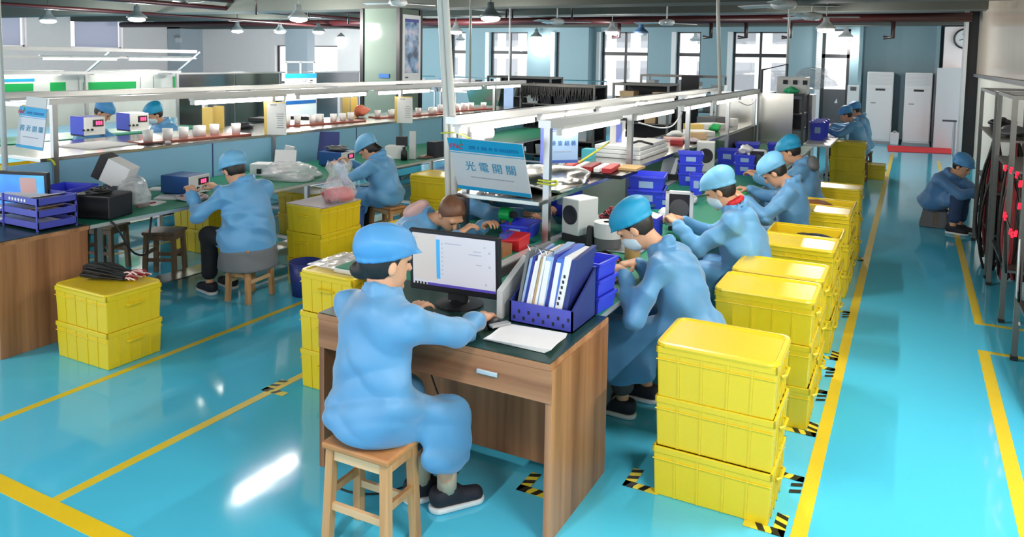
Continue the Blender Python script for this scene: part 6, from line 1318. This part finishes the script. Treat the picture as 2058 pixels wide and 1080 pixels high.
person('unmasked person in a pale cap with bare hands over the green cutting sheet', (-.84, 6.73, .55), (-.86, 6.7, 1.0), (-1.0, 6.66, 1.075), 178, 182, 45,
       ((-1.22, 6.5, .86), (-1.27, 7.02, .85)), ((-1.22, 6.62, .5), (-1.22, 6.85, .5)), ((-1.2, 6.66, .085), (-1.2, 6.85, .085)), coat='coat', cap='capL', res=.007, mask=False,
       skirt=.95, drop=.08, elbows=((.5, -.5, -.7), (.3, .7, -.6)), curl=.7, capscale=1.06)
person('seated person in a teal cap with a grey hood', (-.86, 8.13, .55), (-.95, 8.1, 1.0), (-1.07, 8.06, 1.105), 180, 182, 30,
       ((-1.38, 7.95, .85), (-1.4, 8.25, .84)), ((-1.28, 8.02, .5), (-1.28, 8.25, .5)), ((-1.26, 8.05, .085), (-1.26, 8.25, .085)), coat='coat', cap='capT', hood='greyc', res=.0085, skirt=.95, drop=.05)
person('nearer of two workers side by side at the far white table', (-.76, 14.36, .55), (-.86, 14.33, 1.02), (-1.0, 14.28, 1.12), 180, 185, 30,
       ((-1.3, 14.15, .86), (-1.3, 14.45, .86)), ((-1.18, 14.25, .5), (-1.18, 14.48, .5)), ((-1.15, 14.3, .085), (-1.15, 14.45, .085)), coat='coatL', cap='cap', res=.009, skirt=.95)
person('farther of two workers side by side at the far white table', (-.73, 15.22, .55), (-.8, 15.2, 1.04), (-.93, 15.16, 1.16), 180, 185, 25,
       ((-1.28, 15.0, .86), (-1.28, 15.3, .86)), ((-1.15, 15.1, .5), (-1.15, 15.35, .5)), ((-1.12, 15.15, .085), (-1.12, 15.3, .085)), coat='coatL', cap='cap', res=.009, skirt=.95)
person('crouching worker on a low stool by the red-lit racks, dark blue coat and cap', (.3, 10.72, .33), (.45, 10.53, .7), (.565, 10.46, .8), -38, -30, 30,
       ((.78, 10.28, .55), (.8, 10.36, .52)), ((.6, 10.58, .42), (.53, 10.4, .42)), ((.58, 10.5, .085), (.5, 10.36, .085)), coat='coatD', cap='cap', trousers='jeans', res=.008, skirt=.85, fyaw=-20, elbows=((.3, .5, -.6), (.2, -.6, -.6)))
person('broad worker in a long coat over a grey apron on a wooden stool', (-4.76, 4.42, .5), (-4.77, 4.4, .96), (-4.86, 4.37, 1.05), 170, 172, 32,
       ((-5.18, 4.22, .85), (-5.2, 4.5, .85)), ((-5.08, 4.3, .5), (-5.08, 4.52, .5)), ((-5.1, 4.32, .085), (-5.08, 4.52, .085)), coat='coatL', cap='capL', mask=False, res=.007, belly=.03, sw=.175, skirt=.55, drop=0, tail=(.37, .26), elbows=((.5, -.5, -.8), (.05, .1, -1)), trousers='trouserk')
person('worker with a black ponytail bending over the table', (-4.84, 6.38, .55), (-4.88, 6.3, .95), (-4.98, 6.25, 1.025), 190, 192, 45,
       ((-5.22, 6.05, .86), (-5.3, 6.35, .86)), ((-5.2, 6.25, .5), (-5.22, 6.48, .5)), ((-5.2, 6.25, .085), (-5.2, 6.45, .085)), coat='coatL', cap='capL', res=.0075, skirt=.95, drop=.12, ponytail=((0, -.08, -.05), (.0, -.1, -.11), (.02, -.1, -.17), (.06, -.06, -.23)), elbows=((.3, -.6, -.5), (.3, .5, -.7)), belly=.01)
person('bare headed person with brown hair and pink hood behind the white conduit poles', (-3.28, 4.32, .55), (-2.98, 4.4, .86), (-2.8, 4.42, .91), 10, -25, 48,
       ((-2.6, 4.55, .83), (-2.62, 4.25, .83)), ((-2.92, 4.42, .5), (-2.92, 4.2, .5)), ((-3.0, 4.42, .085), (-3.0, 4.2, .085)), coat='coatL', cap=None, hair='hairb', hood='pink', res=.007, skirt=.9, lanyard=True)
person('worker mostly hidden by the hanging sign, only a blue sleeve showing', (-3.28, 5.25, .55), (-3.0, 5.2, .92), (-2.87, 5.15, 1.0), 0, -10, 42,
       ((-2.44, 5.3, .84), (-2.44, 4.98, .84)), ((-2.92, 5.35, .5), (-2.92, 5.15, .5)), ((-2.95, 5.35, .085), (-2.95, 5.15, .085)), coat='coat', cap='cap', res=.0085, skirt=.9, elbows=((.2, .4, -.4), (.1, -.6, -.5)))
person('bowed worker in a blue cap beyond the red-lit instruments', (-8.9, 5.65, .6), (-8.75, 5.7, 1.12), (-8.6, 5.76, 1.27), 20, 30, 40,
       ((-8.32, 5.8, .95), (-8.35, 5.5, .92)), ((-8.6, 5.75, .5), (-8.6, 5.55, .5)), ((-8.6, 5.75, .085), (-8.6, 5.55, .085)), coat='coatL', cap='cap', res=.009, skirt=.9)
person('masked worker in a turquoise cap beyond the white cups', (-8.5, 6.62, .6), (-8.48, 6.5, 1.1), (-8.47, 6.35, 1.215), -95, -105, 30,
       ((-8.2, 6.25, .9), (-8.45, 6.25, .9)), ((-8.2, 6.35, .5), (-8.4, 6.35, .5)), ((-8.2, 6.35, .085), (-8.4, 6.35, .085)), coat='coatL', cap='capT', mask=True, res=.009, skirt=.9)
for k, (x, y) in enumerate(((-8.9, 5.65), (-8.5, 6.62))): dup(so_, (x, y, .0), 1.57, 'stool under the %s of the two workers beyond the blue-panelled bench' % ['left', 'right'][k])

# ------------------------------------------------------------------ light
w = bpy.data.worlds.new('sky'); SC.world = w; w.use_nodes = True
bg = w.node_tree.nodes['Background']; bg.inputs['Color'].default_value = (.93, .97, 1, 1); bg.inputs['Strength'].default_value = 2.2
SC.view_settings.view_transform = 'Standard'; SC.view_settings.look = 'None'; SC.view_settings.gamma = 1; SC.view_settings.use_curve_mapping = False
SC.view_settings.exposure = 0.0
SC.cycles.use_denoising = True; SC.cycles.max_bounces = 8; SC.cycles.diffuse_bounces = 4; SC.cycles.glossy_bounces = 3; SC.cycles.transparent_max_bounces = 12
SC.cycles.sample_clamp_indirect = 6; SC.cycles.caustics_reflective = False; SC.cycles.caustics_refractive = False
